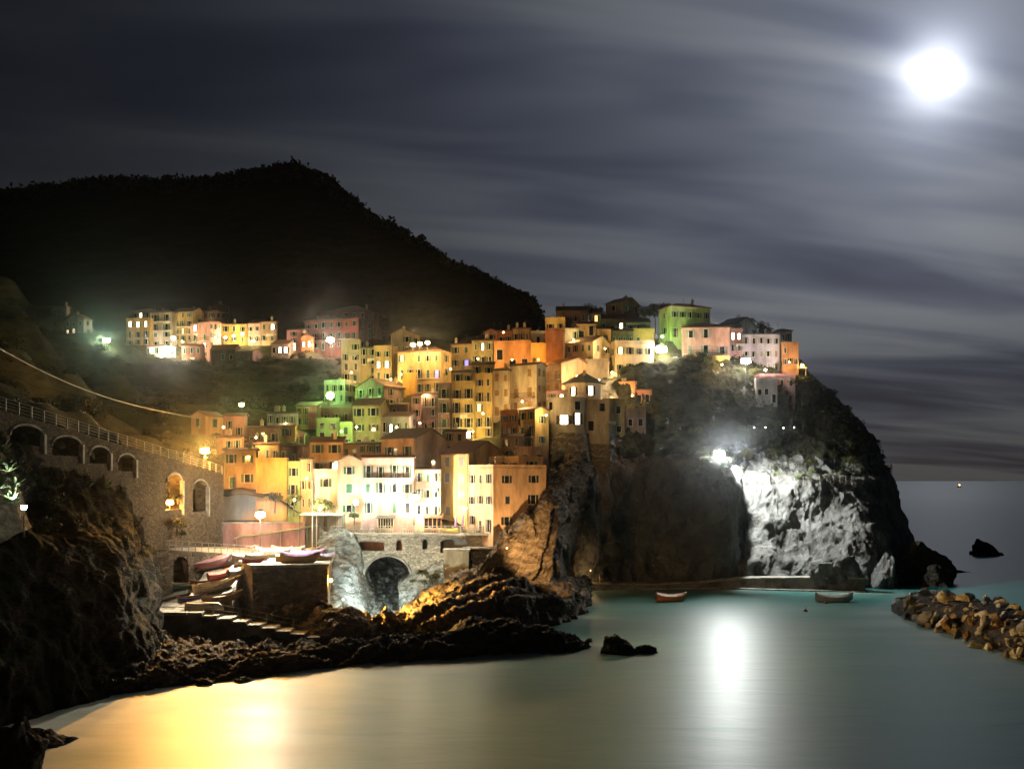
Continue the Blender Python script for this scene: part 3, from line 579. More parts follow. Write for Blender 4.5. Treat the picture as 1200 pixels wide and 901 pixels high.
# far hill
def hill():
    us = [-260, -120, 0, 60, 130, 200, 260, 300, 330, 350, 370, 385, 400, 420, 440, 460, 500, 530, 560, 590, 610, 625, 634, 645]
    vt = [236, 230, 226, 218, 209, 211, 208, 200, 197, 198, 204, 211, 226, 240, 256, 266, 288, 306, 320, 335, 347, 356, 366, 392]
    Yt = [1000, 1000, 980, 960, 950, 940, 930, 900, 900, 900, 880, 870, 850, 820, 790, 760, 700, 650, 600, 560, 530, 510, 490, 470]
    r3 = [P(u, v, Y) for u, v, Y in zip(us, vt, Yt)]
    r0 = [P(u+(0 if u < 500 else -10), 440 if u < 500 else 425, 352) for u in us]
    r1 = [P(u, 395-(0 if u < 100 else 0), 372+max(0, (500-u))*.05) for u in us]
    r1 = [P(u, max(390, v+14), 365+(Y-365)*.12) for u, v, Y in zip(us, vt, Yt)]
    r2 = [P(u, (max(390, v+14)*.5+v*.5)+4, 365+(Y-365)*.55) for u, v, Y in zip(us, vt, Yt)]
    r4 = [Vector((p.x, p.y*1.15, p.z-30)) for p in r3]; r5 = [Vector((p.x, p.y*1.4, -5)) for p in r3]
    r0 = [Vector((p.x, p.y, 20)) for p in r0]
    o, G = loft('hill', [r0, r1, r2, r3, r4, r5], 420, 160, lambda G: ridged(G/90, 5)*3.5+fbm(G/14, 3)*2, M_HILL)
    # scrub and tree crowns standing on the ridge: nobody could count them
    V = []
    k = int(np.argmin([0]))
    Rw = G[:, int(160*3/5)-10:int(160*3/5)+6].reshape(-1, 3)
    sel = rng.choice(len(Rw), 2600)
    for i in sel:
        c = Rw[i]; s = rng.uniform(1.2, 3.2)*(1.4 if rng.random() < .06 else 1)*c[1]/850
        n = 14
        q = c+np.array([0, 0, s*.7])+rng.normal(size=(n, 3))*s*np.array([.55, .5, .5])
        a = rng.normal(size=(n, 3)); a /= np.linalg.norm(a, axis=1)[:, None]; b = np.cross(a, rng.normal(size=(n, 3))); b /= np.linalg.norm(b, axis=1)[:, None]
        z = s*.42
        V.append(np.stack([q-a*z-b*z*.6, q+a*z-b*z*.6, q+a*z+b*z*.6, q-a*z+b*z*.6], 1))
    tag(obj('woodland', quads_mesh('woodland', np.concatenate(V).reshape(-1, 3)), M_LEAFD), 'dark scrub and small trees roughening the ridge of the far black hill', 'woodland', kind='stuff')
hill()

# headland
def lerp_rows(rows): return rows
HL = [
 [(575, 705, 212), (620, 700, 220), (672, 694, 225), (740, 692, 233.5), (800, 692, 232.5), (849, 692, 232), (857, 692, 234), (900, 692, 233), (940, 692, 234), (980, 692, 231), (1020, 692, 232), (1050, 690, 245), (1066, 680, 268), (1050, 672, 300), (1000, 660, 330)],
 [(585, 662, 213), (625, 655, 222), (680, 650, 227), (740, 645, 235), (800, 645, 234), (851, 645, 233), (856, 645, 239.5), (900, 645, 239), (940, 645, 239.5), (980, 640, 236), (1020, 640, 236), (1045, 635, 249), (1058, 630, 268), (1045, 630, 302), (1000, 630, 332)],
 [(595, 625, 214), (634, 606, 224), (696, 600, 228), (742, 600, 237), (800, 600, 235.5), (852, 600, 234), (857, 600, 243), (902, 600, 242.5), (940, 600, 243), (980, 600, 242), (1015, 600, 244), (1036, 600, 254), (1045, 600, 270), (1035, 600, 304), (1000, 600, 334)],
 [(608, 598, 215), (645, 566, 226), (704, 560, 233), (745, 558, 239), (800, 555, 237), (851, 558, 235), (858, 566, 245.5), (905, 569, 245.5), (945, 571, 244), (985, 572, 247), (1008, 570, 250), (1026, 570, 260), (1036, 566, 275), (1028, 566, 306), (1000, 566, 336)],
 [(612, 594, 217), (649, 562, 228), (697, 554, 238.5), (746, 548, 243), (800, 540, 242), (848, 549, 242), (862, 562, 247), (906, 565, 249), (945, 566, 250), (983, 566, 253), (1002, 562, 256), (1018, 560, 265), (1028, 556, 280), (1020, 556, 308), (995, 556, 338)],
 [(625, 572, 213), (655, 545, 228), (702, 530, 241), (748, 522, 246), (800, 515, 248), (846, 520, 250), (872, 530, 253), (908, 530, 254), (943, 528, 256), (975, 528, 259), (995, 528, 262), (1008, 528, 270), (1016, 526, 285), (1008, 526, 310), (985, 526, 340)],
 [(640, 552, 221), (668, 528, 234), (708, 508, 245), (748, 492, 250), (800, 480, 254), (846, 478, 257), (880, 478, 259), (910, 479, 260), (938, 480, 262), (960, 486, 265), (975, 490, 269), (988, 493, 277), (994, 494, 290), (986, 494, 314), (970, 494, 342)],
 [(655, 530, 226), (686, 492, 240), (716, 465, 250), (752, 446, 256), (800, 429, 262), (842, 430, 263), (872, 437, 264), (905, 442, 265), (930, 450, 267), (946, 456, 269), (956, 462, 274), (964, 467, 282), (968, 470, 294), (965, 471, 316), (950, 472, 344)],
 [(655, 500, 244), (686, 466, 254), (716, 446, 262), (752, 432, 268), (800, 426, 272), (842, 425, 272), (872, 430, 272), (905, 436, 273), (926, 441, 275), (938, 446, 277), (944, 450, 281), (950, 455, 287), (955, 460, 297), (952, 462, 318), (940, 462, 344)],
 [(655, 440, 290), (686, 430, 292), (716, 422, 294), (752, 418, 296), (800, 416, 300), (842, 416, 300), (872, 420, 300), (905, 424, 300), (922, 430, 302), (930, 436, 304), (934, 440, 306), (937, 444, 310), (938, 448, 316), (936, 450, 326), (928, 450, 346)],
]
def headland():
    def smooth_mask(G):      # sprayed-concrete face between u 690 and 850: far smoother
        u = G[..., 0]/G[..., 1]*1200+600; v = 563-(G[..., 2]-CAM_Z)/G[..., 1]*1200
        a = np.clip((u-716+(v-600)*.45)/16, 0, 1)*np.clip((855-u)/3, 0, 1)*np.clip((v-525)/18, 0, 1)
        veg = np.clip((u-700)/40, 0, 1)*np.clip((548-v)/20, 0, 1)
        return a, veg
    def d1(G):
        m, veg = smooth_mask(G)
        return (ridged(G/np.array([17, 17, 24]), 3)*2.6*(1-m*.15)+m*.8*fbm(G/10, 3))
    def d2(G):
        m, veg = smooth_mask(G)
        left = np.clip((20-G[..., 0])/10, 0, 1)
        s = strata(G, (.72, .1, -.62), 3.6)*.9+strata(G, (.72, .1, -.62), 1.1)*.3
        return (ridged(G/np.array([5.5, 5.5, 11]), 4)*1.7*(1-left*.6)+s*left*1.5+fbm(G/2.2, 4)*.5)*(1-m*.12)+m*(ridged(G/np.array([14, 14, 30])+5, 2)*1.0+strata(G, (.75, .1, -.62), 5)*.9)
    o, G = loft('headland', [[P(*q) for q in r] for r in HL], 620, 430, [d1, d2], M_ROCK)
    # the sprayed face gets its own material by face
    o.data.materials.append(M_NET)
    nu, nv = G.shape[:2]; c = (G[:-1, :-1]+G[1:, 1:])/2; m, veg = smooth_mask(c)
    jit = fbm(c/4, 3)*.5
    mi = (m+jit > .5).astype(np.int32).reshape(-1); me = o.data
    if len(me.polygons) == len(mi): 
        sv = ((veg+fbm(c/3, 3)*.8 > .6)).astype(np.int32).reshape(-1); mi = np.where(mi == 1, 1, np.where(sv == 1, 2, 0)).astype(np.int32); o.data.materials.append(M_SCRUB)
        me.polygons.foreach_set('material_index', mi)
    return G
HG = headland()

# shore rocks and left cliff
def waterline(u): return float(np.interp(u, [-140, -80, 0, 50, 110, 170, 230, 300, 370, 430, 500, 560, 620, 665], [74, 86, 99, 107, 113, 116, 121, 124, 130, 134, 136, 140, 142, 143]))
def left_cliff():
    us = [-200, -120, -40, 0, 50, 90, 130, 158, 176]
    Y0 = [68, 78, 93, 100, 107, 111, 117, 126, 140]
    Y1 = [72, 83, 98, 105, 112, 117, 124, 138, 158]
    Y3 = [85, 96, 106, 112, 119, 126, 135, 150, 168]
    base_v = dict(zip(us, [480, 495, 508, 519, 530, 541, 554, 574, 588]))
    YV = [100, 106, 119, 126, 137, 146, 156, 168, 176]
    rows = [[PZ(u, y, -2) for u, y in zip(us, Y0)], [PZ(u, y+1.5, 3.5) for u, y in zip(us, Y0)],
            [PZ(u, y, 8) for u, y in zip(us, Y1)],
            [PZ(u, (a+b)/2, 12) for u, a, b in zip(us, Y1, Y3)],
            [P(u, 642 if u < 140 else 655, y) for u, y in zip(us, Y3)], [P(u, 638 if u < 140 else 650, y+4) for u, y in zip(us, Y3)],
            [P(u, base_v[u]*.5+318, (y+5+z)/2) for u, y, z in zip(us, Y3, YV)], [P(u, base_v[u]+14, z-2) for u, z in zip(us, YV)], [P(u, base_v[u]-4, z+4) for u, z in zip(us, YV)]]
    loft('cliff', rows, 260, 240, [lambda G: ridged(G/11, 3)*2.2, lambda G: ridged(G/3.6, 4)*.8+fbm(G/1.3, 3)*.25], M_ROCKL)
left_cliff()
def shore():
    us = [60, 110, 170, 230, 300, 370, 430, 500, 560, 620, 668, 690]
    W = [waterline(u) for u in us]; W[-1] = 147
    z1 = [2, 2.2, 1.2, .8, .8, 1.0, 1.8, 1.6, 2.8, 2.6, .6, -.8]
    d1 = [3, 4, 5, 5, 5, 5, 4, 4, 4, 5, 4, 3]
    z2 = [6, 4.4, 1.8, .8, .4, .4, 1.8, 1.4, 3.4, 2.0, .2, -1]
    d2 = [8, 10, 14, 15, 14, 10, 7, 8, 8, 9, 8, 6]
    z3 = [9, 6.6, 2.4, 1.0, .4, 0, -.2, .4, .6, .2, -.8, -1]
    d3 = [14, 20, 26, 27, 24, 18, 13, 14, 14, 14, 12, 9]
    rows = [[PZ(u, w, -1.6) for u, w in zip(us, W)], [PZ(u, w+a*.35, z*.5) for u, w, z, a in zip(us, W, z1, d1)], [PZ(u, w+a, z) for u, w, z, a in zip(us, W, z1, d1)],
            [PZ(u, w+a, z) for u, w, z, a in zip(us, W, z2, d2)], [PZ(u, w+a, z) for u, w, z, a in zip(us, W, z3, d3)], [PZ(u, w+a+3, -2) for u, w, a in zip(us, W, d3)]]
    d = [lambda G: strata(G, (-.45, .35, .8), 2.6)*1.3+ridged(G/np.array([6, 3, 4]), 4)*1.0-.3, lambda G: ridged(G/1.5, 4)*.4+strata(G, (-.5, .3, .75), .8)*.35]
    loft('shore_rocks', rows, 640, 170, d, M_ROCKD)
    # striped rock slope rising right of the tan corner house
    RS = [[(556, 700, 171), (598, 705, 174.5), (646, 700, 182), (662, 694, 212), (670, 692, 230)], [(562, 666, 173), (602, 658, 176.5), (649, 650, 184), (668, 645, 213), (678, 642, 232)], [(578, 641, 175.5), (614, 624, 178.5), (651, 602, 186), (676, 592, 216), (690, 588, 234)],
          [(594, 624, 180), (622, 602, 182.5), (650, 574, 188.5), (682, 556, 219), (700, 548, 238)], [(646, 572, 191), (654, 556, 204), (668, 540, 218), (690, 528, 232), (712, 522, 243)], [(660, 552, 212), (666, 542, 221), (676, 530, 228), (694, 518, 238), (712, 512, 248)]]
    loft('rock_slope', [[P(*q) for q in r] for r in RS], 360, 300, [lambda G: strata(G, (.80, .05, -.56), 3.2)*1.1+ridged(G/6, 3)*.5, lambda G: strata(G, (.82, .0, -.55), .9)*.4+ridged(G/1.8, 3)*.3], M_ROCKW)
    # ochre rocks between the cove and the walkway
    us = [466, 500, 540, 575, 610, 645, 672, 690]
    rows = [[PZ(u, y, -1.5) for u, y in zip(us, [156, 154, 156, 160, 163, 170, 180, 196])],
            [PZ(u, y, z) for u, y, z in zip(us, [158, 157, 159, 163, 166, 173, 184, 200], [1.2, 2.6, 3.8, 4.4, 4.2, 4, 2.3, .8])],
            [PZ(u, y, z) for u, y, z in zip(us, [164, 165, 168, 172, 176, 184, 196, 208], [1.6, 4.0, 5.8, 7.2, 6.6, 5.2, 3.6, 1.5])],
            [PZ(u, y, z) for u, y, z in zip(us, [172, 174, 180, 186, 192, 202, 212, 218], [1, 4.4, 7.2, 9.6, 8.2, 5.2, 3.2, 2])],
            [PZ(u, y, z) for u, y, z in zip(us, [180, 183, 190, 202, 208, 218, 226, 230], [-1, 1, 5, 10, 6, 3, 1, 0])]]
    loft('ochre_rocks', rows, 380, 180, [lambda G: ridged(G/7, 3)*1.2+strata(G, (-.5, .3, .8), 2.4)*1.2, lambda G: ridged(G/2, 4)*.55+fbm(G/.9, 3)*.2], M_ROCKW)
    us = [352, 375, 400, 425, 448]
    rows = [[PZ(u, y, -1.5) for u, y in zip(us, [149, 147, 147, 149, 153])], [PZ(u, y+1, z) for u, y, z in zip(us, [150, 149, 149, 151, 154], [1, 2.2, 2.6, 2.4, .8])],
            [PZ(u, y, z) for u, y, z in zip(us, [157, 156, 156, 158, 160], [2.2, 4.3, 4.2, 3.6, 1])], [PZ(u, y, -1) for u, y in zip(us, [166, 166, 166, 166, 166])]]
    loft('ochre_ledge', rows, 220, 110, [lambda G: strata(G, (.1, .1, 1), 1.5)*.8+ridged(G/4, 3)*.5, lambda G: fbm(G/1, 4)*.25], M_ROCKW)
    # pale rock in the cove: buttress left of and beneath the bridge
    us = [378, 392, 410, 430, 452, 475, 500, 525]
    rows = [[PZ(u, y, -1.5) for u, y in zip(us, [170, 168, 168, 170, 178, 188, 192, 192])],
            [PZ(u, y, z) for u, y, z in zip(us, [172, 170.5, 171, 175, 182, 190, 194, 195], [4, 4, 2, 0, -.5, 0, 1, 2.5])],
            [PZ(u, y, z) for u, y, z in zip(us, [176, 174, 175, 182, 190, 196, 200, 200], [8.5, 9, 7, 2.5, 2, 3, 4, 5])],
            [PZ(u, y, z) for u, y, z in zip(us, [181, 180, 181, 188, 198, 204, 206, 206], [13.4, 13.8, 12.5, 5, 4, 5, 6, 7])],
            [PZ(u, y, z) for u, y, z in zip(us, [190, 190, 190, 200, 210, 214, 214, 214], [13.6, 13.8, 13.6, 10, 9, 9, 9, 9])]]
    loft('cove_rocks', rows, 260, 200, [lambda G: ridged(G/np.array([4, 4, 9]), 3)*1.5, lambda G: ridged(G/1.6, 4)*.5], M_ROCKP)
    # slope under the white-washed bridge pier and the strata apron
    us = [468, 490, 515, 540, 560, 585]
    rows = [[PZ(u, y, 0) for u, y in zip(us, [172, 172, 176, 180, 184, 190])], [PZ(u, y, z) for u, y, z in zip(us, [176, 176, 179, 182, 188, 196], [3.5, 5, 6.5, 8, 9, 10])],
            [PZ(u, y, z) for u, y, z in zip(us, [183, 182.2, 182.5, 185, 192, 202], [5.5, 7, 9, 10.5, 12, 14])], [PZ(u, y, z) for u, y, z in zip(us, [190, 190, 190, 192, 198, 208], [5, 7, 9.5, 11.5, 13, 15])]]
    loft('bridge_foot_slope', rows, 160, 110, [lambda G: ridged(G/3, 4)*.8+fbm(G/1.2, 3)*.3], M_ROCKP)
shore()

# single rocks ---------------------------------------------------
_bm = []
def boulder_mesh(seed, n=12, sub=3, rough=.05):
    r = np.random.default_rng(seed)
    import bmesh
    bm = bmesh.new(); bmesh.ops.create_icosphere(bm, subdivisions=sub, radius=1); me = bpy.data.meshes.new('boulder'); bm.to_mesh(me); bm.free()
    V = np.array([v.co[:] for v in me.vertices]); V /= np.linalg.norm(V, axis=1)[:, None]
    N = r.normal(size=(n, 3)); N /= np.linalg.norm(N, axis=1)[:, None]; h = r.uniform(.52, .86, n)
    D = V@N.T; rad = np.min(np.where(D > .05, h[None]/np.maximum(D, .05), 9), axis=1); rad = np.minimum(rad, 1.15)
    V = V*rad[:, None]; V += V*(fbm(V*2.2+seed, 4)*rough*3)[:, None]
    me.vertices.foreach_set('co', V.reshape(-1).astype(np.float32)); me.update(); return me
def big_rock(label, u, Y, z, sx, sy, sz, seed, m, rz=0, pts=None, cat='rock'):
    me = boulder_mesh(seed, 14, 5, .07); V = np.array([v.co[:] for v in me.vertices])
    V += V*(ridged(V*1.7+seed, 4)*.14)[:, None]; V[:, 0] *= sx; V[:, 1] *= sy; V[:, 2] *= sz
    if pts: V[:, 0] += pts[0]*V[:, 2]; V[:, 2] *= 1+pts[1]*V[:, 0]/sx
    V += np.stack([fbm(V/1.6+k*7+seed, 4) for k in range(3)], -1)*.35
    me.vertices.foreach_set('co', V.reshape(-1).astype(np.float32)); me.update(); me.materials.append(m)
    o = obj('sea_rock', me); o.location = PZ(u, Y, z); o.rotation_euler = (0, 0, rz); return tag(o, label, cat)
big_rock('black rock awash in the pool, standing alone off the shore', 722, 143, -.4, 2.6, 2.2, 2.6, 11, M_ROCKD, .3)
big_rock('low wet black rock at the right of the lone rock in the pool', 757, 143.5, -.7, 1.9, 1.5, 1.5, 12, M_ROCKD, .3)
big_rock('black boulder in the bottom left corner of the water', 18, 85, .6, 3.4, 3.2, 3.6, 13, M_ROCKD, .2)
big_rock('jagged black rock at the waterline above the bottom left boulder', 22, 93, -.6, 4.6, 2.6, 2.4, 14, M_ROCKD, .2)
big_rock('black wedge-shaped rock alone in the open sea right of the headland', 1157, 330, -1.2, 7.0, 4, 4.2, 15, M_ROCKD, 0, (-.5, -.5))
big_rock('low black rock just right of the dark headland tip', 1125, 268, -.8, 3.2, 2.5, 1.9, 19, M_ROCKD, 0)
big_rock('massive black rock at the foot of the headland tip', 1078, 240, 1.2, 8.4, 7, 9.5, 17, M_ROCKD, .3, (-.1, -.15))
big_rock('squat black rock leaning on the massive rock at the headland tip', 1100, 234, .2, 5.6, 5, 5.6, 18, M_ROCKD, .9)
big_rock('brown streaked rock left of the massive black rock', 1037, 230, 1.0, 3.8, 3.5, 6.5, 21, M_ROCK, .9)
big_rock('upright ochre rock beside the little waterfall gap in the cove', 452, 157, .6, 2.5, 2.2, 3.8, 22, M_ROCKW, .4)
big_rock('rounded grey rock at the foot of the lit cliff, right part', 975, 225.5, 3.2, 5.6, 3.8, 5.6, 23, M_ROCK, .2)
for k, (u, v, s) in enumerate(((243, 800, 1.5), (262, 797, .8), (287, 798, 1.1), (205, 800, 1.9), (135, 812, 1.6), (232, 803, .7))):
    Y = 24/(v-563)*1200; big_rock(['flat dark rock awash in the bright amber water', 'small dark rock awash, second of the row in the amber water', 'rightmost small rock awash in the amber water', 'dark rock on the shore just left of the awash rocks', 'yellowish rock at the dark left end of the shore', 'tiniest rock awash beside the flat dark rock'][k], u, Y, -.1, s, s*.8, s*.55, 30+k, M_ROCKD, k)
protos = [boulder_mesh(100+k, 9+k % 5, 3, .03) for k in range(12)]
bmats = {}
def breakwater():
    # (u along waterline front, Y) polyline of the front and the crest
    n = 0; adj = ['squarish', 'rounded', 'wedge-shaped', 'long', 'flat', 'upright', 'slanting', 'knobbly', 'angular', 'split', 'leaning', 'cubical']
    tone = ['pale grey', 'tan', 'rusty brown', 'dark grey']; size = ['small', 'mid-sized', 'large']
    lab = 'loose boulder lying among its neighbours in the heaped breakwater on the right'
    # rubble core under the boulders
    us = [1046, 1068, 1100, 1140, 1180, 1212, 1228]
    yf = [186, 172, 162, 150, 138, 130, 130]; yb = [196, 200, 196, 190, 180, 170, 158]; zt = [1, 2.6, 3.4, 3.4, 3.4, 3.0, .4]
    rows = [[PZ(u, y, -1.5) for u, y in zip(us, yf)], [PZ(u, y*.7+b*.3, z*.75) for u, y, b, z in zip(us, yf, yb, zt)], [PZ(u, y*.35+b*.65, z*.95) for u, y, b, z in zip(us, yf, yb, zt)], [PZ(u, b, -1.5) for u, b in zip(us, yb)]]
    loft('rubble_bank', rows, 160, 60, lambda G: ridged(G/2.5, 3)*.5, M_ROCKD)
    for i in range(330):
        t = rng.random()**.9; u = 1050+t*175; w = rng.random()
        a = np.interp(u, us, yf); b = np.interp(u, us, yb); Y = a*(1-w)+b*w; z = np.interp(u, us, zt)
        z = np.interp(w, [0, .12, .35, .7, 1], [-.1, .45*z, .8*z, z, .3*z])
        s = rng.uniform(.35, 1.0)*(1.8 if rng.random() < .16 else 1)*(1 if u > 1065 else .8)
        me = protos[rng.integers(12)]; up = w > .35
        m = M_BOUL[rng.choice(4, p=[.72, .16, .01, .11] if up else [.25, .28, .25, .22])]
        o = obj('boulder', with_mat(me, m)); o.location = PZ(u, Y, z+rng.uniform(-.2, .3))
        o.rotation_euler = rng.uniform(0, 6.28, 3); o.scale = (s*rng.uniform(.8, 1.25), s*rng.uniform(.7, 1.1), s*rng.uniform(.55, .9))
        tag(o, lab, 'boulder', 'boulders of the breakwater')
        n += 1
        if n >= 290: break
breakwater()
# ---------------------------------------------------------------- sea
def sea():
    def axis(a, b, st, lo, hi):
        mid = np.arange(a, b+st, st); L = a-np.geomspace(st*1.4, a-lo, 34)[::-1]; Rr = b+np.geomspace(st*1.4, hi-b, 34)
        return np.concatenate([L, mid, Rr])
    xs = axis(-110, 120, 1.5, -30000, 30000); ys = axis(55, 260, 1.5, -400, 42000)
    X, Yg = np.meshgrid(xs, ys, indexing='ij')
    G = np.stack([X, Yg, np.zeros_like(X)], -1); me = grid_mesh('sea', G)
    # foam: dense near the rocks, thinning seaward (distance to the water's edge)
    line = [PZ(u, waterline(u), 0) for u in range(-80, 670, 12)]+[PZ(u, y, 0) for u, y in ((690, 150), (680, 180), (690, 196), (720, 222), (760, 226), (850, 226), (1000, 222), (1046, 186), (1068, 172), (1100, 162), (1140, 150), (1180, 138), (1230, 126))]
    A = np.array([[p.x, p.y] for p in line]); f = np.zeros(X.shape)
    d = np.full(X.shape, 1e9)
    for a in A: d = np.minimum(d, np.hypot(X-a[0], Yg-a[1]))
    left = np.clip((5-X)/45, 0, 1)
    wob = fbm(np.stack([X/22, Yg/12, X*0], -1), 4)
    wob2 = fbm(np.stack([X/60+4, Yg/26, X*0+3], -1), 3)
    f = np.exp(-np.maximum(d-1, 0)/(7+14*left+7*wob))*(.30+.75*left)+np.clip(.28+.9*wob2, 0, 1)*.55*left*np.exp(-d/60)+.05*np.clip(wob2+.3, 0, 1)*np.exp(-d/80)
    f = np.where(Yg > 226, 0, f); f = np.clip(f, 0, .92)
    at = me.attributes.new('foam', 'FLOAT', 'POINT'); at.data.foreach_set('value', f.reshape(-1).astype(np.float32))
    m, nt, b = new_mat('sea_water'); N = nt.nodes; L = nt.links
    a = N.new('ShaderNodeAttribute'); a.attribute_name = 'foam'
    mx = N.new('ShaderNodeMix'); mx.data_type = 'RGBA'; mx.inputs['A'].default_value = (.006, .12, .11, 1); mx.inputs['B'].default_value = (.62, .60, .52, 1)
    geo = N.new('ShaderNodeNewGeometry'); mp = N.new('ShaderNodeMapping'); mp.inputs['Scale'].default_value = (.05, .12, .05); L.new(geo.outputs['Position'], mp.inputs[0])
    no = N.new('ShaderNodeTexNoise'); no.inputs['Scale'].default_value = 1; no.inputs['Detail'].default_value = 5; L.new(mp.outputs[0], no.inputs['Vector'])
    mr = N.new('ShaderNodeMapRange'); mr.inputs['From Min'].default_value = .3; mr.inputs['From Max'].default_value = .7; mr.inputs['To Min'].default_value = .55; mr.inputs['To Max'].default_value = 1.35; L.new(no.outputs['Fac'], mr.inputs[0])
    mu = N.new('ShaderNodeMath'); mu.operation = 'MULTIPLY'; mu.use_clamp = True; L.new(a.outputs['Fac'], mu.inputs[0]); L.new(mr.outputs[0], mu.inputs[1])
    L.new(mu.outputs[0], mx.inputs['Factor']); L.new(mx.outputs['Result'], b.inputs['Base Color'])
    r = N.new('ShaderNodeMapRange'); r.inputs['To Min'].default_value = .42; r.inputs['To Max'].default_value = .6; L.new(mu.outputs[0], r.inputs[0]); L.new(r.outputs[0], b.inputs['Roughness'])
    b.inputs['IOR'].default_value = 1.33; b.inputs['Specular IOR Level'].default_value = .30
    nb = N.new('ShaderNodeTexNoise'); nb.inputs['Scale'].default_value = 2.2; nb.inputs['Detail'].default_value = 5; nb.inputs['Distortion'].default_value = .4; L.new(mp.outputs[0], nb.inputs['Vector'])
    bp = N.new('ShaderNodeBump'); bp.inputs['Distance'].default_value = .5; bp.inputs['Strength'].default_value = .22; L.new(nb.outputs['Fac'], bp.inputs['Height']); L.new(bp.outputs[0], b.inputs['Normal'])
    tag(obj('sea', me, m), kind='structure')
sea()

# ---------------------------------------------------------------- walls with openings
def strip_wall(name, mat_, p0, p1, ztop, zbot, thick, openings, n=160, parent=None):
    # openings: (s0, s1, zb, zt, arch) in metres along the wall and heights; ztop / zbot functions of s
    p0 = Vector(p0); p1 = Vector(p1); L = (p1-p0).length; d = (p1-p0)/L; nrm = Vector((d.y, -d.x, 0))
    if nrm.y > 0: nrm = -nrm
    ss = sorted(set([L*i/n for i in range(n+1)]+[o[0] for o in openings]+[o[1] for o in openings]))
    V = []; F = []
    def q(*pts):
        k = len(V); V.extend(pts); F.append(tuple(range(k, k+4)))
    def pt(s, z, b): p = p0+d*s-nrm*(thick if b else 0); return (p.x, p.y, z)
    def op(s, o):
        if not (o[0]-1e-6 <= s <= o[1]+1e-6): return None
        t = (s-(o[0]+o[1])/2)/((o[1]-o[0])/2); t = max(-1, min(1, t))
        return (o[2](s) if callable(o[2]) else o[2]), (o[3](s) if callable(o[3]) else o[3])-o[4]*(1-math.sqrt(max(0, 1-t*t)))
    for a, b in zip(ss[:-1], ss[1:]):
        m = (a+b)/2; o = next((o for o in openings if o[0] < m < o[1]), None)
        spans = []
        if o is None: spans = [((zbot(a), ztop(a)), (zbot(b), ztop(b)))]
        else:
            oa, ob = op(a, o), op(b, o)
            spans = [((zbot(a), max(zbot(a), oa[0])), (zbot(b), max(zbot(b), ob[0]))), ((oa[1], ztop(a)), (ob[1], ztop(b)))]
            q(pt(a, oa[1], 0), pt(b, ob[1], 0), pt(b, ob[1], 1), pt(a, oa[1], 1)); q(pt(a, oa[0], 0), pt(b, ob[0], 0), pt(b, ob[0], 1), pt(a, oa[0], 1))
            if abs(a-o[0]) < 1e-6: q(pt(a, oa[0], 0), pt(a, oa[1], 0), pt(a, oa[1], 1), pt(a, oa[0], 1))
            if abs(b-o[1]) < 1e-6: q(pt(b, ob[0], 0), pt(b, ob[1], 0), pt(b, ob[1], 1), pt(b, ob[0], 1))
        for (a0, a1), (b0, b1) in spans:
            q(pt(a, a0, 0), pt(b, b0, 0), pt(b, b1, 0), pt(a, a1, 0)); q(pt(a, a0, 1), pt(b, b0, 1), pt(b, b1, 1), pt(a, a1, 1))
        q(pt(a, ztop(a), 0), pt(b, ztop(b), 0), pt(b, ztop(b), 1), pt(a, ztop(a), 1))
    for s in (0, L): q(pt(s, zbot(s), 0), pt(s, ztop(s), 0), pt(s, ztop(s), 1), pt(s, zbot(s), 1))
    me = bpy.data.meshes.new(name); me.from_pydata(V, [], F)
    return obj(name, me, mat_, parent), p0, d, nrm, L
def arch_trim(p0, d, nrm, s0, s1, zs, rise, w=.35, proud=.12):
    m = MB(); c = (s0+s1)/2; h = (s1-s0)/2; pts = []
    for k in range(17):
        t = math.pi*(1-k/16); s = c+(h+w/2)*math.cos(t); z = zs-rise+(rise+w/2)*math.sin(t) if rise > .3 else zs+w/2
        p = p0+d*s+nrm*proud*.4; pts.append((p.x, p.y, z))
    m.tube(pts, w*.5, 4); return m
def rail_run(name, pts, m, label, h=1.05, step=2.0, rails=3, r=.04, lattice=False, post=.05, parent=None, cat='railing', group=None):
    pts = [Vector(p) for p in pts]
    e = tag(empty(name, pts[0]), label, cat, group) if parent is None else parent
    org = pts[0]; pm = MB(); rm = MB(); cum = 0; seg = []
    tot = sum((b-a).length for a, b in zip(pts[:-1], pts[1:])); n = max(1, int(tot/step))
    def at(s):
        for a, b in zip(pts[:-1], pts[1:]):
            l = (b-a).length
            if s <= l+1e-6: return a+(b-a)*(s/l)
            s -= l
        return pts[-1]
    P_ = [at(tot*i/n)-org for i in range(n+1)]
    for i, p in enumerate(P_):
        q = obj('post', MB().box(-post, post, -post, post, -.25, h).me('post') if i == 0 else q_me, None, e) if True else None
        if i == 0: q_me = q.data; q_me.materials.append(m)
        q.location = p
    for k in range(rails):
        z = h-k*h/rails
        rm.tube([(p.x, p.y, p.z+z) for p in P_], r, 5)
    if lattice:
        for a, b in zip(P_[:-1], P_[1:]):
            rm.tube([(a.x, a.y, a.z+.1), (b.x, b.y, b.z+h-.08)], r*.9, 4); rm.tube([(b.x, b.y, b.z+.1), (a.x, a.y, a.z+h-.08)], r*.9, 4)
    rm.build('rails', m, e)
    return e

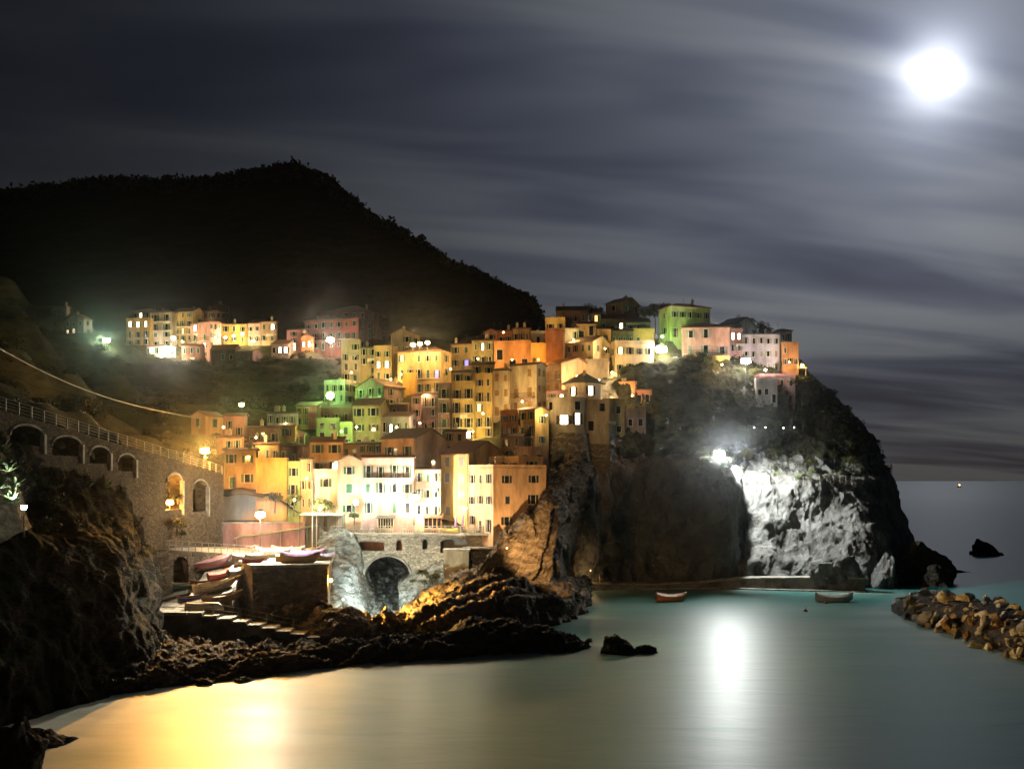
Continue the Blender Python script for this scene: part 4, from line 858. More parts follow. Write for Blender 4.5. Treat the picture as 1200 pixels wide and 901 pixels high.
# viaduct on the left
def viaduct():
    a = P(-60, 470, 114); b = P(262, 562, 187); a2 = Vector((a.x, a.y, 0)); b2 = Vector((b.x, b.y, 0)); L = (b2-a2).length
    zt = lambda s: float(np.interp(s, [0, L], [P(-60, 462, 114).z, P(262, 556, 187).z]))
    def s_of(u):   # intersection of the sight line's azimuth with the wall
        k = (u-600)/1200; d = (b2-a2)/L; return (k*a2.y-a2.x)/(d.x-k*d.y)
    def z_of(u, v): s = s_of(u); p = a2+(b2-a2)/L*s; return CAM_Z+(563-v)/1200*p.y
    ops = []
    for u0, u1, vt, vb, rise in ((12, 50, 499, 522, 1.3), (61, 95, 512, 534, 1.3), (105, 128, 524, 543, 1.2), (138, 158, 533, 552, 1.1), (195, 213, 555, 597, 1.5), (226, 243, 563, 599, 1.5)):
        s0, s1 = s_of(u0), s_of(u1); ops.append((s0, s1, z_of((u0+u1)/2, vb), z_of((u0+u1)/2, vt), min(rise, (s1-s0)/2)))
    e = empty('viaduct', a2, 0, 'long arched stone retaining wall carrying the path down the left hillside', 'stone wall')
    o, p0, d, nrm, _ = strip_wall('wall', M_STONE, a2, b2, zt, lambda s: zt(s)-15, 2.2, ops, 260)
    o.parent = e; o.matrix_parent_inverse = Matrix.Translation(-a2)
    for s0, s1, zb, z1, rise in ops:
        t = arch_trim(p0, d, nrm, s0, s1, z1, rise); k = t.build('arch_ring', M_CONC, e); k.matrix_parent_inverse = Matrix.Translation(-a2)
        bw = MB()
        for s in (s1+.35,):
            p = p0+d*s; bw.box(p.x-.3, p.x+.3, p.y-.55, p.y+.1, zb-1, z1-rise+.4)
        k = bw.build('pilaster', M_CONC, e); k.matrix_parent_inverse = Matrix.Translation(-a2)
    bk = MB(); 
    for s in (0,):
        p = a2-nrm*3.6; q = b2-nrm*3.6; bk.quad((p.x, p.y, zt(0)-15), (q.x, q.y, zt(L)-15), (q.x, q.y, zt(L)-.3), (p.x, p.y, zt(0)-.3))
        p2 = a2-nrm*2.1; q2 = b2-nrm*2.1; bk.quad((p2.x, p2.y, zt(0)-.1), (q2.x, q2.y, zt(L)-.1), (q.x, q.y, zt(L)-.1), (p.x, p.y, zt(0)-.1))
    k = bk.build('back_wall', M_STONE2, e); k.matrix_parent_inverse = Matrix.Translation(-a2)
    off = -nrm*.3
    rail_run('railing', [a2+off+Vector((0, 0, zt(0))), b2+off+Vector((0, 0, zt(L)))], M_RAIL, 'post and wire railing along the top of the arched wall on the left', 1.6, 2.6, 4, .03, False, .09)
viaduct()

# boats' path wall with two dark arches and the left foot path
def lower_path():
    a = P(128, 640, 158); b = P(318, 652, 176); a2 = Vector((a.x, a.y, 0)); b2 = Vector((b.x, b.y, 0)); L = (b2-a2).length; d = (b2-a2)/L
    za, zb = a.z, b.z; zt = lambda s: za+(zb-za)*s/L
    def s_of(u): k = (u-600)/1200; return (k*a2.y-a2.x)/(d.x-k*d.y)
    ops = [(s_of(168), s_of(188), 2.0, zt(4)-1.2, 1.5), (s_of(203), s_of(221), 2.0, zt(9)-1.2, 1.4)]
    e = empty('arched_wall', a2, 0, 'dark stone wall with two tall arches below the boat path', 'stone wall')
    T = Matrix.Translation(-a2)
    o, p0, dd, nrm, _ = strip_wall('wall', M_STONE2, a2, b2, zt, lambda s: 0.5, 1.6, ops, 120, None); o.parent = e; o.matrix_parent_inverse = T
    m = MB(); p = a2-nrm*4; q = b2-nrm*4; m.quad((p.x, p.y, 0), (q.x, q.y, 0), (q.x, q.y, zb-.5), (p.x, p.y, za-.5)); k = m.build('back_wall', M_STONE2, e); k.matrix_parent_inverse = T
    # paved path on top
    far = [P(90, 628, 170), P(200, 621, 184), P(330, 628, 187)]
    m = MB(); n0 = [a2+Vector((0, 0, za+.04)), b2+Vector((0, 0, zb+.04))]
    fa = Vector((-84, 186, za+.04)); fb = Vector((-40, 192, zb+.04))
    top = MB().quad(n0[0], n0[1], fb, fa); tag(top.build('boat_path', M_CONC), kind='structure')
    rail_run('railing', [n0[0]+Vector((.3, .4, 0)), n0[1]+Vector((-.3, .4, 0))], M_RAIL, 'pale railing along the boat path above the two dark arches', 1.5, 1.1, 2, .035, False, .05)
    rail_run('railing', [P(-40, 642, 106), P(20, 640, 117), P(62, 640, 121)], M_RAILD, 'unlit railing along the cliff path at the far left', 1.3, 1.7, 3, .035)
    rail_run('railing', [P(122, 641, 148), P(145, 638, 149.5)], M_RAIL, 'short bright corner of railing where the left cliff path ends', 1.7, .8, 3, .04)
lower_path()

# quay block, slipway, steps
def quay():
    e = empty('quay', PZ(335, 162, 0), 0, 'massive square stone quay with a flat top stacked with boats', 'quay')
    z1 = P(335, 660, 163).z; o = PZ(335, 162, 0)
    A = P(296, 664, 160); B = P(384, 664, 162); A2 = P(281, 655, 168); B2 = P(388, 640, 182)
    def body(z0, z1_, gr, m, nm):
        mb = MB(); c = [(A.x-gr, A.y-gr), (B.x+gr, B.y-gr), (PZ(392, 186, 0).x+gr, 187), (PZ(290, 186, 0).x-gr, 187), (A2.x-gr, A2.y)]
        mb.prism([(x-o.x, y-o.y) for x, y in c], 'z', z0, z1_); return mb.build(nm, m, e)
    body(-1, z1-.45, 0, M_STONE2, 'wall'); body(z1-.447, z1, .25, M_CONC, 'deck')
    return z1
QZ = quay()
def face_rubble():      # rough boulders against the quay's seaward foot
    for k, (u, Y, z, s) in enumerate(((310, 158, 3.2, 2.2), (325, 157.5, 2.2, 2.4), (343, 158, 3.6, 2.7), (360, 158, 2.4, 2.6), (374, 158.5, 4.2, 2.2), (300, 157.5, .8, 2.4), (335, 156, .6, 2.0), (352, 156, 1, 2.2), (372, 156.6, .7, 2.4), (386, 159, .6, 2.0))):
        big_rock(['upper left', 'lower left', 'upper middle', 'lower middle', 'topmost right', 'bottom left corner', 'bottom centre left', 'bottom centre right', 'bottom right', 'far right bottom'][k]+' brown rock piled against the foot of the boat quay', u, Y, z, s*.9, s*.7, s*.85, 50+k, M_ROCKW, k*1.3)
face_rubble()
def slip():
    # cobbled slipway rising from the steps to the boat path
    pts = [(PZ(200, 150, 4.8), PZ(236, 149, 4.8)), (PZ(222, 158, 6.2), PZ(272, 158, 7)), (PZ(240, 168, 9), PZ(288, 170, 9.8)), (PZ(262, 180, 11.5), PZ(300, 184, 11.5))]
    m = MB()
    for (a, b), (c, d) in zip(pts[:-1], pts[1:]): m.quad(a, b, d, c)
    for (a, b), (c, d) in zip(pts[:-1], pts[1:]):
        m.quad(a, c, (c.x, c.y, -1), (a.x, a.y, -1)); m.quad(b, d, (d.x, d.y, -1), (b.x, b.y, -1))
    tag(m.build('slipway', M_CONC), kind='structure')
    # dark yard floor between the arches and the slipway
    m = MB().quad(PZ(150, 150, 4.3), PZ(236, 149, 4.6), PZ(262, 180, 9.0), PZ(215, 175, 6), PZ(170, 160, 4.6)); tag(m.build('boat_yard', M_CONCD), kind='structure')
    # steps going down to the sea on the right
    e = empty('stairway', PZ(220, 148, 0), 0, 'pale stone stairway with rope rails descending to the sea in front of the quay', 'stairs'); o = PZ(220, 148, 0)
    N = 9; w = MB()
    for i in range(N):
        u0 = 222+i*17; u1 = u0+20; Y = 148.5; z = 5.0-i*.44
        p = PZ(u0, Y, z); q = PZ(u1, Y, z)
        MB().box(p.x-o.x, q.x-o.x-.35, -.6+i*.003, 3.0, z-.28, z).build('step', M_CONC, e)
        w.box(p.x-o.x, q.x-o.x-.36, -.3, 3.0, -1.5, z-.285)
    w.build('wall', M_CONCD, e)
    p = PZ(152, 148.5, 4.9); MB().box(p.x-o.x, -.02, -.5, 3.4, 4.55, 5.0).build('landing', M_CONC, e)
    MB().box(p.x-o.x+.2, -.02, -.2, 3.2, -1, 4.54).build('landing_wall', M_CONCD, e)
    for nm, yy, lab in (('rope_rail', -.35, 'rope rail with thin posts along the outer edge of the pale stairway'),):
        pts = [Vector((p.x+.3, 148.3, 5.0)), Vector((PZ(200, 148.3, 0).x, 148.3, 5.0))]+[PZ(u, 148.3, z) for u, z in ((240, 4.9), (262, 4.5), (295, 3.7), (330, 2.8), (360, 2.0), (375, 1.6))]
        rail_run(nm, pts, M_RAIL, lab, 1.5, 3.6, 2, .05, False, .05)
slip()

# bridge / restaurant terrace
def bridge():
    a = PZ(384, 182.5, 0); b = PZ(575, 184, 0); L = (b-a).length; d = (b-a)/L
    T = P(480, 625, 183).z
    def S(u): k = (u-600)/1200; return (k*a.y-a.x)/(d.x-k*d.y)
    def Zv(v): return CAM_Z+(563-v)/1200*183
    ops = [(S(416), S(450), Zv(645), Zv(634), .55), (S(464), S(471), Zv(645), Zv(633), .55), (S(494.5), S(501), Zv(644), Zv(632), .5), (S(516), S(548), Zv(648), Zv(632), .5)]
    e = empty('terrace_bridge', a, 0, 'pale stone arched bridge with four openings carrying the harbour terrace', 'bridge'); TM = Matrix.Translation(-a)
    # two stacked walls: upper with openings, lower with the great arch
    zmid = Zv(650)
    def add(o): o.parent = e; o.matrix_parent_inverse = TM; return o
    o, p0, dd, nrm, _ = strip_wall('upper_wall', M_BRIDGE, a, b, lambda s: T, lambda s: zmid, 1.0, ops, 120); add(o)
    s0, s1 = S(427), S(481)
    o, *_ = strip_wall('lower_wall', M_BRIDGE, a, b, lambda s: zmid, lambda s: -1 if s < S(500) else 3, 5.0, [(s0, s1, -1.0, Zv(650)-.35, (s1-s0)/2*.95)], 160); add(o)
    add(arch_trim(p0, d, nrm, s0, s1, Zv(650)-.35, (s1-s0)/2*.95, .5).build('arch_ring', M_CONC))
    for q in ops: add(arch_trim(p0, d, nrm, q[0], q[1], q[3], q[4], .22).build('opening_ring', M_CONC))
    # floor, back wall of the gallery and terrace slab
    fl = MB().box(a.x, b.x+4, 183.6, 187.6, zmid-.3, zmid-.01); add(fl.build('gallery_floor', M_CONCD))
    add(MB().box(a.x, b.x+4, 187.0, 187.4, zmid, T-.32).build('gallery_back_wall', WALL['grey']))
    add(MB().box(a.x-.2, b.x+1, 182.2, 188.4, T-.3, T+.06).build('terrace_slab', M_CONC))
    rail_run('railing', [a+Vector((.5, .2, T+.06)), b+Vector((0, -.6, T+.06))], M_RAIL, 'criss-cross lattice railing along the front of the harbour terrace', 1.25, 1.3, 2, .045, True, .07)
    # white-washed pier and the parapet right of it
    pe = empty('pier', P(535, 680, 179), 0, 'whitewashed block pier at the right foot of the arched bridge', 'pier')
    MB().prism([(-2.2, -1.4), (2.2, -1.4), (1.9, 2.5), (-1.9, 2.5)], 'z', -3, 5.2).build('shaft', WALL['cream'], pe)
    MB().box(-2.35, 2.35, -1.55, 2.6, 5.2, 5.5).build('cap', M_CONC, pe)
    w = empty('retaining_wall', P(560, 660, 181), 0, 'brownish stone parapet wall joining the bridge to the rock apron', 'stone wall')
    MB().box(-2.6, 4.2, -.6, 3.5, -5, 2.6).build('wall', M_STONE, w); MB().box(-2.7, 4.3, -.7, 3.6, 2.6, 2.8).build('coping', M_CONC, w)
    MB().box(4.32, 4.72, -.5, .5, 2.5, 5).build('white_post', WALL['white'], w)
    return T+.06
TZ = bridge()

w = empty('retaining_wall', PZ(300, 187, 9), 0, 'tall reddish brown wall behind the white lamp and the boat path', 'stone wall')
MB().box(-12.5, 9, -.3, .8, -3, 7.2).build('wall', WALL['rose'], w); MB().box(-12.7, 9.1, -.45, .9, 7.2, 7.45).build('coping', M_CONC, w)
# walkway under the headland
def walkway():
    pts = [P(640, 679, 214), P(690, 682, 224), P(760, 683, 229), P(820, 680, 230), P(860, 677, 229), P(920, 676, 226), P(1012, 676, 223)]
    n = 60; C = cr(np.array([tuple(p) for p in pts]), n); m = MB(); q = MB()
    for i in range(n-1):
        a, b = C[i], C[i+1]
        m.quad((a[0], a[1]-1.2, a[2]), (b[0], b[1]-1.2, b[2]), (b[0], b[1]+3, b[2]), (a[0], a[1]+3, a[2]))
        m.quad((a[0], a[1]-1.2, a[2]), (b[0], b[1]-1.2, b[2]), (b[0], b[1]-1.2, b[2]-.35), (a[0], a[1]-1.2, a[2]-.35))
        q.quad((a[0], a[1]-1.0, a[2]-.35), (b[0], b[1]-1.0, b[2]-.35), (b[0], b[1]-1.6, -1), (a[0], a[1]-1.6, -1))
    tag(m.build('walkway', M_CONC), kind='structure'); tag(q.build('sea_wall', M_CONCD), 'long curved concrete sea wall under the headland walkway', 'sea wall')
    # waterline ledge
    l = MB()
    for i in range(18, n-1):
        a, b = C[i], C[i+1]; l.box(min(a[0], b[0]), max(a[0], b[0])+.02, min(a[1], b[1])-3.2, a[1]-1.3, -.8, .28)
    tag(l.build('ledge', M_CONC), kind='structure')
    rp = [Vector((c[0], c[1]-1.0, c[2])) for c in C[1:38:3]]
    rail_run('railing', rp, M_RAILD, 'thin iron railing along the left half of the headland walkway', 1.1, 2.4, 2, .03, False, .04)
    for k, (u, v) in enumerate(((700, 683), )): pass
    # block end near the breakwater
    return C
WK = walkway()
# cliff ledge fences
def hp(u, v, dY=-.3):
    # nearest headland surface point seen at that place
    U = HG[..., 0]/HG[..., 1]*1200+600; V = 563-(HG[..., 2]-CAM_Z)/HG[..., 1]*1200
    d = (U-u)**2+(V-v)**2+(HG[..., 1] > 300)*1e4; i = np.unravel_index(np.argmin(d+HG[..., 1]*.05), d.shape); p = HG[i]; return Vector((p[0], p[1]+dY, p[2]))
rail_run('fence', [hp(u, 566) for u in (882, 900, 920, 940, 960, 980, 998)], M_RAIL, 'wire mesh fence along the ledge above the lit cliff', 1.8, 2.0, 5, .02, True, .04, cat='fence')
rail_run('railing', [hp(u, v) for u, v in ((790, 545), (806, 546), (820, 548))], M_RAIL, 'railing at the brow left of the cliff floodlight', 1.2, 1.5, 3, .03)
for k, u in enumerate((883, 896, 917, 930)):
    p = hp(u, 505, -.6); e = empty('path_light', p, 0, ['leftmost', 'second from the left', 'third from the left', 'rightmost'][k]+' of four tiny path lights in a row on the dark headland', 'path light', 'tiny path lights on the headland')
    MB().box(-.05, .05, -.05, .05, -.8, .7).build('post', M_RAILD, e); MB().ico((0, 0, .85), .16).build('lamp', emit('tiny_lamp', (1, .95, .85), 12), e)
# ---------------------------------------------------------------- boats
BC = {k: mat('boat_'+k, c, .45, .15, .8, spec=.5) for k, c in dict(white=(.62, .60, .55), red=(.42, .05, .04), blue=(.06, .10, .34), purple=(.24, .14, .36), yellow=(.55, .35, .08), pink=(.42, .20, .24), teal=(.08, .25, .28), wood=(.30, .18, .08), orange=(.55, .20, .06)).items()}
def boat_meshes(L=5.0, B=1.8, H=.8):
    ns, nk = 14, 9
    def shell(ins, zadd):
        G = np.zeros((ns, nk, 3))
        for i in range(ns):
            t = i/(ns-1); w = (math.sin(math.pi*min(1, (t*.86+.14)))**.62 if t < 1 else 0)*(B/2-ins); w = max(w, .02)
            sh = H+.28*(2*t-1)**2*1.2
            for j in range(nk):
                a = math.pi*j/(nk-1); x = -math.cos(a); y = math.sin(a)**.7
                G[i, j] = (-L/2+L*t*(1), x*w, sh-y*(sh-zadd)*(1 if t < .86 else 1-(t-.86)*4.2))
        return G
    hull = grid_mesh('hull', shell(0, 0)); ins = grid_mesh('inside', shell(.07, .08))
    g = shell(0, 0); r = MB(); r.tube([tuple(g[i, 0]+np.array([0, 0, .02])) for i in range(ns)], .05, 5); r.tube([tuple(g[i, -1]+np.array([0, 0, .02])) for i in range(ns)], .05, 5)
    s = MB().box(-.15, .15, -B/2*.9, B/2*.9, H*.62, H*.68).me('seat')
    g = shell(-.03, .1); c = np.zeros((ns, 5, 3))
    for i in range(ns):
        for j in range(5): t = j/4; c[i, j] = g[i, 0]*(1-t)+g[i, -1]*t+np.array([0, 0, .06+.34*math.sin(math.pi*t)+.03*math.sin(i*2.2)])
    return hull, ins, r.me('gunwale'), s, grid_mesh('cover', c)
BH = boat_meshes(); BHS = [o for o in BH]
def boat(label, loc, head, L=5, c='white', rim='wood', cover=None, tilt=0, pitch=0, flip=False):
    e = empty('rowing_boat', loc, R(head), label, 'boat', None); k = L/5; e.scale = (k, k*.95, k)
    e.rotation_euler = (R(tilt)+(math.pi if flip else 0), R(pitch), R(head))
    if flip: e.location.z += .95*k
    obj('hull', with_mat(BH[0], BC[c]), None, e, True); obj('inside', with_mat(BH[1], BC['wood' if c != 'white' else 'white']), None, e, True)
    obj('gunwale', with_mat(BH[2], BC[rim]), None, e)
    if cover: obj('cover', with_mat(BH[4], BC[cover]), None, e)
    elif not flip:
        for x in (-1.1, .9): s = obj('seat', with_mat(BH[3], BC['wood']), None, e); s.location = (x, 0, 0)
    return e
Q = QZ+.02
def on(u, Y, z): return PZ(u, Y, z)
boat('yellow boat under a purple cover, foremost on the quay', on(352, 164, Q), 2, 6.2, 'yellow', 'yellow', 'purple')
boat('upturned yellow hull lying behind the foremost covered boat', on(346, 167, Q), 6, 6.2, 'yellow', 'white', None, flip=True)
boat('boat with a lilac cover in the middle of the quay', on(362, 171, Q), -14, 6, 'white', 'orange', 'purple', 4)
boat('boat with a bright blue bow cover, near the green awning', on(371, 176, Q), 38, 5.4, 'white', 'blue', 'blue')
boat('white boat under a white cover, back row of the quay', on(322, 176, Q), 4, 6.2, 'white', 'white', 'white')
boat('second white covered boat, beside the white lamp', on(338, 180, Q), -4, 6.0, 'white', 'wood', 'white')
boat('long white boat stacked at the back of the quay', on(315, 183, Q), 8, 6.0, 'white', 'red', None)
boat('small boat propped between covered boats on the right of the quay', on(381, 170, Q), 60, 4.4, 'wood', 'wood', 'purple', 12)
boat('boat full of white netting at the left edge of the quay', on(290, 171, Q-.3), 24, 5.2, 'white', 'white', 'white', 4)
boat('small grey open boat tipped beside the round net hoop', on(302, 169, Q), 18, 4.2, 'white', 'wood', None, 8)
boat('long rose-covered boat slanting beside the boat path wall', on(243, 169, 9.4), 24, 7.5, 'pink', 'white', 'pink', 0, -8)
boat('slim boat with a red inside and a white rim on the slipway', on(260, 165, 8.4), 44, 4.6, 'red', 'white', 'red', 0, -12)
boat('small dark open boat below the arches', on(217, 163, 6.9), 32, 4.2, 'teal', 'white', None, 8)
boat('plain little brown boat between the arches boat and the rose-covered boat', on(236, 164, 7.4), 20, 3.6, 'wood', 'white', None)
boat('pale open boat hauled halfway up the slipway', on(252, 159, 6.9), 34, 6.6, 'white', 'yellow', None, 6, -9)
boat('long pale boat lying lowest on the slipway', on(262, 155.5, 5.6), 22, 6.2, 'wood', 'white', None, 4, -8)
boat('upturned pale boat at the head of the stairway', on(240, 151, 5.0), 4, 5.6, 'white', 'white', None, flip=True)
boat('white boat standing on the railed path left of the white lamp', on(216, 180, P(216, 640, 168).z-.1), 5, 4.8, 'white', 'white', None)
boat('orange and white boat moored below the headland walkway', on(787, 204, -.1), 12, 6.4, 'orange', 'white', 'orange')
boat('white boat drifting right of the pool near the breakwater', on(978, 203, -.3), 3, 7.4, 'white', 'white', 'white')
boat('white boat with a blue rim, third in the jumble at the slipway head', on(272, 172, 9.9), 52, 4.6, 'white', 'blue', None, 5, -8)
boat('small orange boat beside the long rose-covered boat', on(254, 174, 10.2), 30, 4.0, 'orange', 'white', None, 0, -6)
boat('grey covered boat wedged between the slipway and the quay edge', on(281, 165, 8.9), 60, 4.8, 'white', 'wood', 'white', 0, -10)
boat('dark blue boat lying low beside the stairway landing', on(226, 156, 5.6), 28, 4.4, 'blue', 'white', None, 4, -5)
boat('yellow rimmed boat behind the lilac covered boat', on(350, 179, Q), 10, 5.2, 'white', 'yellow', 'yellow')
boat('little red boat perched on the left corner of the quay', on(297, 164, Q), 30, 3.6, 'red', 'white', None)
e = empty('net_hoop', on(300, 172, Q+1.2), R(20), 'round wire hoop net standing among the boats on the quay', 'net hoop')
MB().tube([(1.3*math.cos(t), .3*math.sin(t), 1.1*math.sin(t)) for t in np.linspace(0, 2*math.pi, 25)], .06, 5).build('hoop', M_RAIL, e)
m = MB()
for k in range(8): t = k*math.pi/8; m.tube([(1.3*math.cos(t), .3*math.sin(t), 1.1*math.sin(t)), (1.3*math.cos(t+2.6), .3*math.sin(t+2.6), 1.1*math.sin(t+2.6))], .02, 4)
m.build('net', M_RAIL, e)

# ---------------------------------------------------------------- terrace furniture
def parasol(label, u, Y, tilt):
    e = empty('folded_parasol', PZ(u, Y, TZ), 0, label, 'parasol', 'folded parasols on the harbour terrace'); e.rotation_euler = (0, R(tilt), 0)
    MB().tube([(0, 0, 0), (0, 0, 3.3)], .05, 6).build('pole', M_RAIL, e); MB().lathe([(.02, 3.4), (.14, 2.9), (.24, 1.3), (.2, 1.1)], 10).build('canopy', BC['purple'], e)
    MB().lathe([(.35, 0), (.35, .1), (.08, .14)], 10).build('base', M_CONC, e)
parasol('left one of two folded dark parasols on the harbour terrace', 533, 184.6, 6); parasol('right one of two folded dark parasols on the harbour terrace', 541, 184.9, 5)
def table():
    e = empty('cafe_table', (0, 0, 0)); MB().lathe([(.45, .72), (.45, .76)], 14).build('tabletop', WALL['white'], e); MB().tube([(0, 0, 0), (0, 0, .72)], .04).build('stem', M_RAILD, e); MB().lathe([(.25, 0), (.25, .04)], 10).build('foot', M_RAILD, e); return e
def chair():
    e = empty('cafe_chair', (0, 0, 0)); MB().box(-.22, .22, -.22, .22, .42, .47).build('seat', BC['wood'], e); MB().box(-.22, .22, .18, .22, .55, .92).build('backrest', BC['wood'], e)
    for x in (-.19, .19):
        for y in (-.19, .19): MB().box(x-.02, x+.02, y-.02, y+.02, 0, .42 if y < 0 else .9).build('leg', M_RAILD, e)
    return e
tp, cp = table(), chair(); first = [True]*2
for i, u in enumerate((424, 436, 448, 474, 486, 503, 516, 526, 552, 562)):
    t = tp if first[0] else copy_tree(tp); first[0] = False; t.location = PZ(u, 184.0+(i % 3)*.35, TZ+.005)
    tag(t, 'small round white cafe table standing on the harbour terrace behind the lattice railing', 'table', 'cafe tables on the harbour terrace')
    for k in (-1, 1):
        c = cp if first[1] else copy_tree(cp); first[1] = False; c.location = PZ(u, 184.0+(i % 3)*.35, TZ+.005)+Vector((k*.75, .1, 0)); c.rotation_euler = (0, 0, -k*math.pi/2)
        tag(c, 'small brown cafe chair beside a round table on the harbour terrace', 'chair', 'cafe chairs on the harbour terrace')
boat('yellow dinghy laid up on the terrace beside the folded parasols', PZ(526, 183.6, TZ), 170, 3.2, 'yellow', 'yellow', 'yellow')
def pavilion(label, u0, u1, Y, h, m, rm, n):
    a, b = PZ(u0, Y, TZ), PZ(u1, Y, TZ); w = (b.x-a.x)/2; e = empty('pavilion', (a+b)/2, 0, label, 'pavilion')
    MB().prism([(-.6, h-.1), (3.2, h+.7), (3.2, h+.85), (-.6, h+.05)], 'x', -w-.3, w+.3).build('roof', rm, e)
    MB().box(-w, w, -.1, 0, 0, .8).build('front_panel', m, e)
    for i in range(n+1): MB().box(-w+2*w*i/n-.06, -w+2*w*i/n+.06, -.14, .04, .8, h).build('post', m, e)
    MB().box(-w, w, -.06, -.03, .85, h-.12).build('glazing', M_GLASS, e)
pavilion('glazed cafe veranda with cream posts under the salmon pink house', 443, 461, 184.9, 2.6, WALL['cream'], ROOF['slate'], 6)
pavilion('small wooden terrace pavilion under the washed-out cream house', 497, 517, 185.2, 2.7, WALL['orange'], ROOF['terracotta'], 4)
# green awning shed
def awning():
    Y = 184.5; e = empty('boat_shed', PZ(385, Y, QZ+.9), 0, 'open shed with green posts, shelves and a pale awning roof behind the boats', 'shed')
    a = PZ(352, Y, 0).x-PZ(385, Y, 0).x; b = PZ(402, Y, 0).x-PZ(385, Y, 0).x; z = P(385, 604, Y).z-(QZ+.9)
    MB().prism([(-1.2, z), (3.2, z+.35), (3.2, z+.5), (-1.2, z+.12)], 'x', a, b).build('awning', mat('awning_cloth', (.33, .38, .24), .8), e)
    gm = mat('green_paint', (.05, .14, .09), .5)
    for i in range(7): x = a+(b-a)*i/6; MB().box(x-.07, x+.07, -.5, -.36, -1, z).build('post', gm, e)
    for zz in (1.0, 1.9): MB().box(a+1.5, b, -.46, -.40, zz, zz+.09).build('rail', gm, e)
    MB().box(a, b, 2.6, 2.8, -1, z+.2).build('back_wall', WALL['brown'], e)
    s = empty('shed_roof', PZ(330, 187, QZ), 0, 'grey-green sloping canopy rising left of the open shed', 'canopy')
    MB().quad(PZ(-0, 1, 0)*0+Vector((-8.5, -1, 2.6)), Vector((7.6, -1, 5.0)), Vector((7.0, 4.0, 6.8)), Vector((-1.2, 4, 7.6))).build('canopy', mat('canopy_cloth', (.22, .25, .18), .85), s)
    for x, zz in ((-8, 2.7), (0, 3.8), (7.2, 4.9)): MB().tube([(x, -.95, -.2), (x, -.95, zz)], .08).build('post', M_RAIL, s)
awning()
for k, (u, Y, v0) in enumerate(((366, 180, 562), (371, 181, 602))):
    e = empty('pole', PZ(u, Y, QZ), 0, ['tall slender mast pole rising between the boats and the white house', 'shorter pale pole right of the tall mast pole'][k], 'pole')
    h = P(u, v0, Y).z-QZ; MB().tube([(0, 0, 0), (0, 0, h)], .11, 6, .07).build('shaft', WALL['white'], e); MB().ico((0, 0, h), .13).build('cap', M_RAIL, e)
e = empty('boat_crane', PZ(388, 178, QZ), 0, 'slanting pale derrick arm reaching over the covered boats', 'crane')
MB().tube([(-4.4, -2, .6), (2.2, 2, 3.6)], .12, 6).build('arm', WALL['cream'], e); MB().tube([(2.2, 2, 0), (2.2, 2, 3.6)], .12, 6).build('mast', WALL['cream'], e)
# overhead cable from the left edge
e = empty('cable', P(-30, 392, 100), 0, 'long sagging overhead cable crossing the left hillside', 'cable'); c0 = P(-30, 392, 100); pts = []
for t in np.linspace(0, 1, 30):
    u = -30+262*t; Y = 100+102*t; v = 392+98*t+18*math.sin(math.pi*t)*.9; pts.append(P(u, v, Y)-c0)
MB().tube(pts, .07, 5).build('wire', M_RAIL, e)
# buoys and far boat light
for k, (u, v, lab) in enumerate(((968, 707, 'small orange buoy below the drifting white boat'), (944, 716, 'faint red buoy left of the small orange buoy'))):
    Y = 24/(v-563)*1200; e = empty('buoy', PZ(u, Y, 0), 0, lab, 'buoy'); MB().ico((0, 0, .1), .38).build('float', BC['orange' if k == 0 else 'red'], e); MB().tube([(0, 0, .4), (0, 0, .75)], .05).build('stick', M_RAILD, e)
e = empty('fishing_boat', PZ(1124, 3600, 0), 0, 'far fishing boat with an orange lamp near the horizon', 'boat')
MB().prism([(-2, -.4), (2, -.4), (2.3, 2.4), (-2.3, 2.4)], 'x', -7, 7).build('hull', BC['wood'], e); MB().box(-4, 0, -1.4, 1.4, 2.4, 5.4).build('cabin', BC['white'], e)
MB().tube([(1, 0, 2), (1, 0, 8)], .15).build('mast', M_RAILD, e); MB().ico((1, 0, 8.6), 2.6).build('lamp', emit('boat_lamp', (1, .35, .1), 9), e)

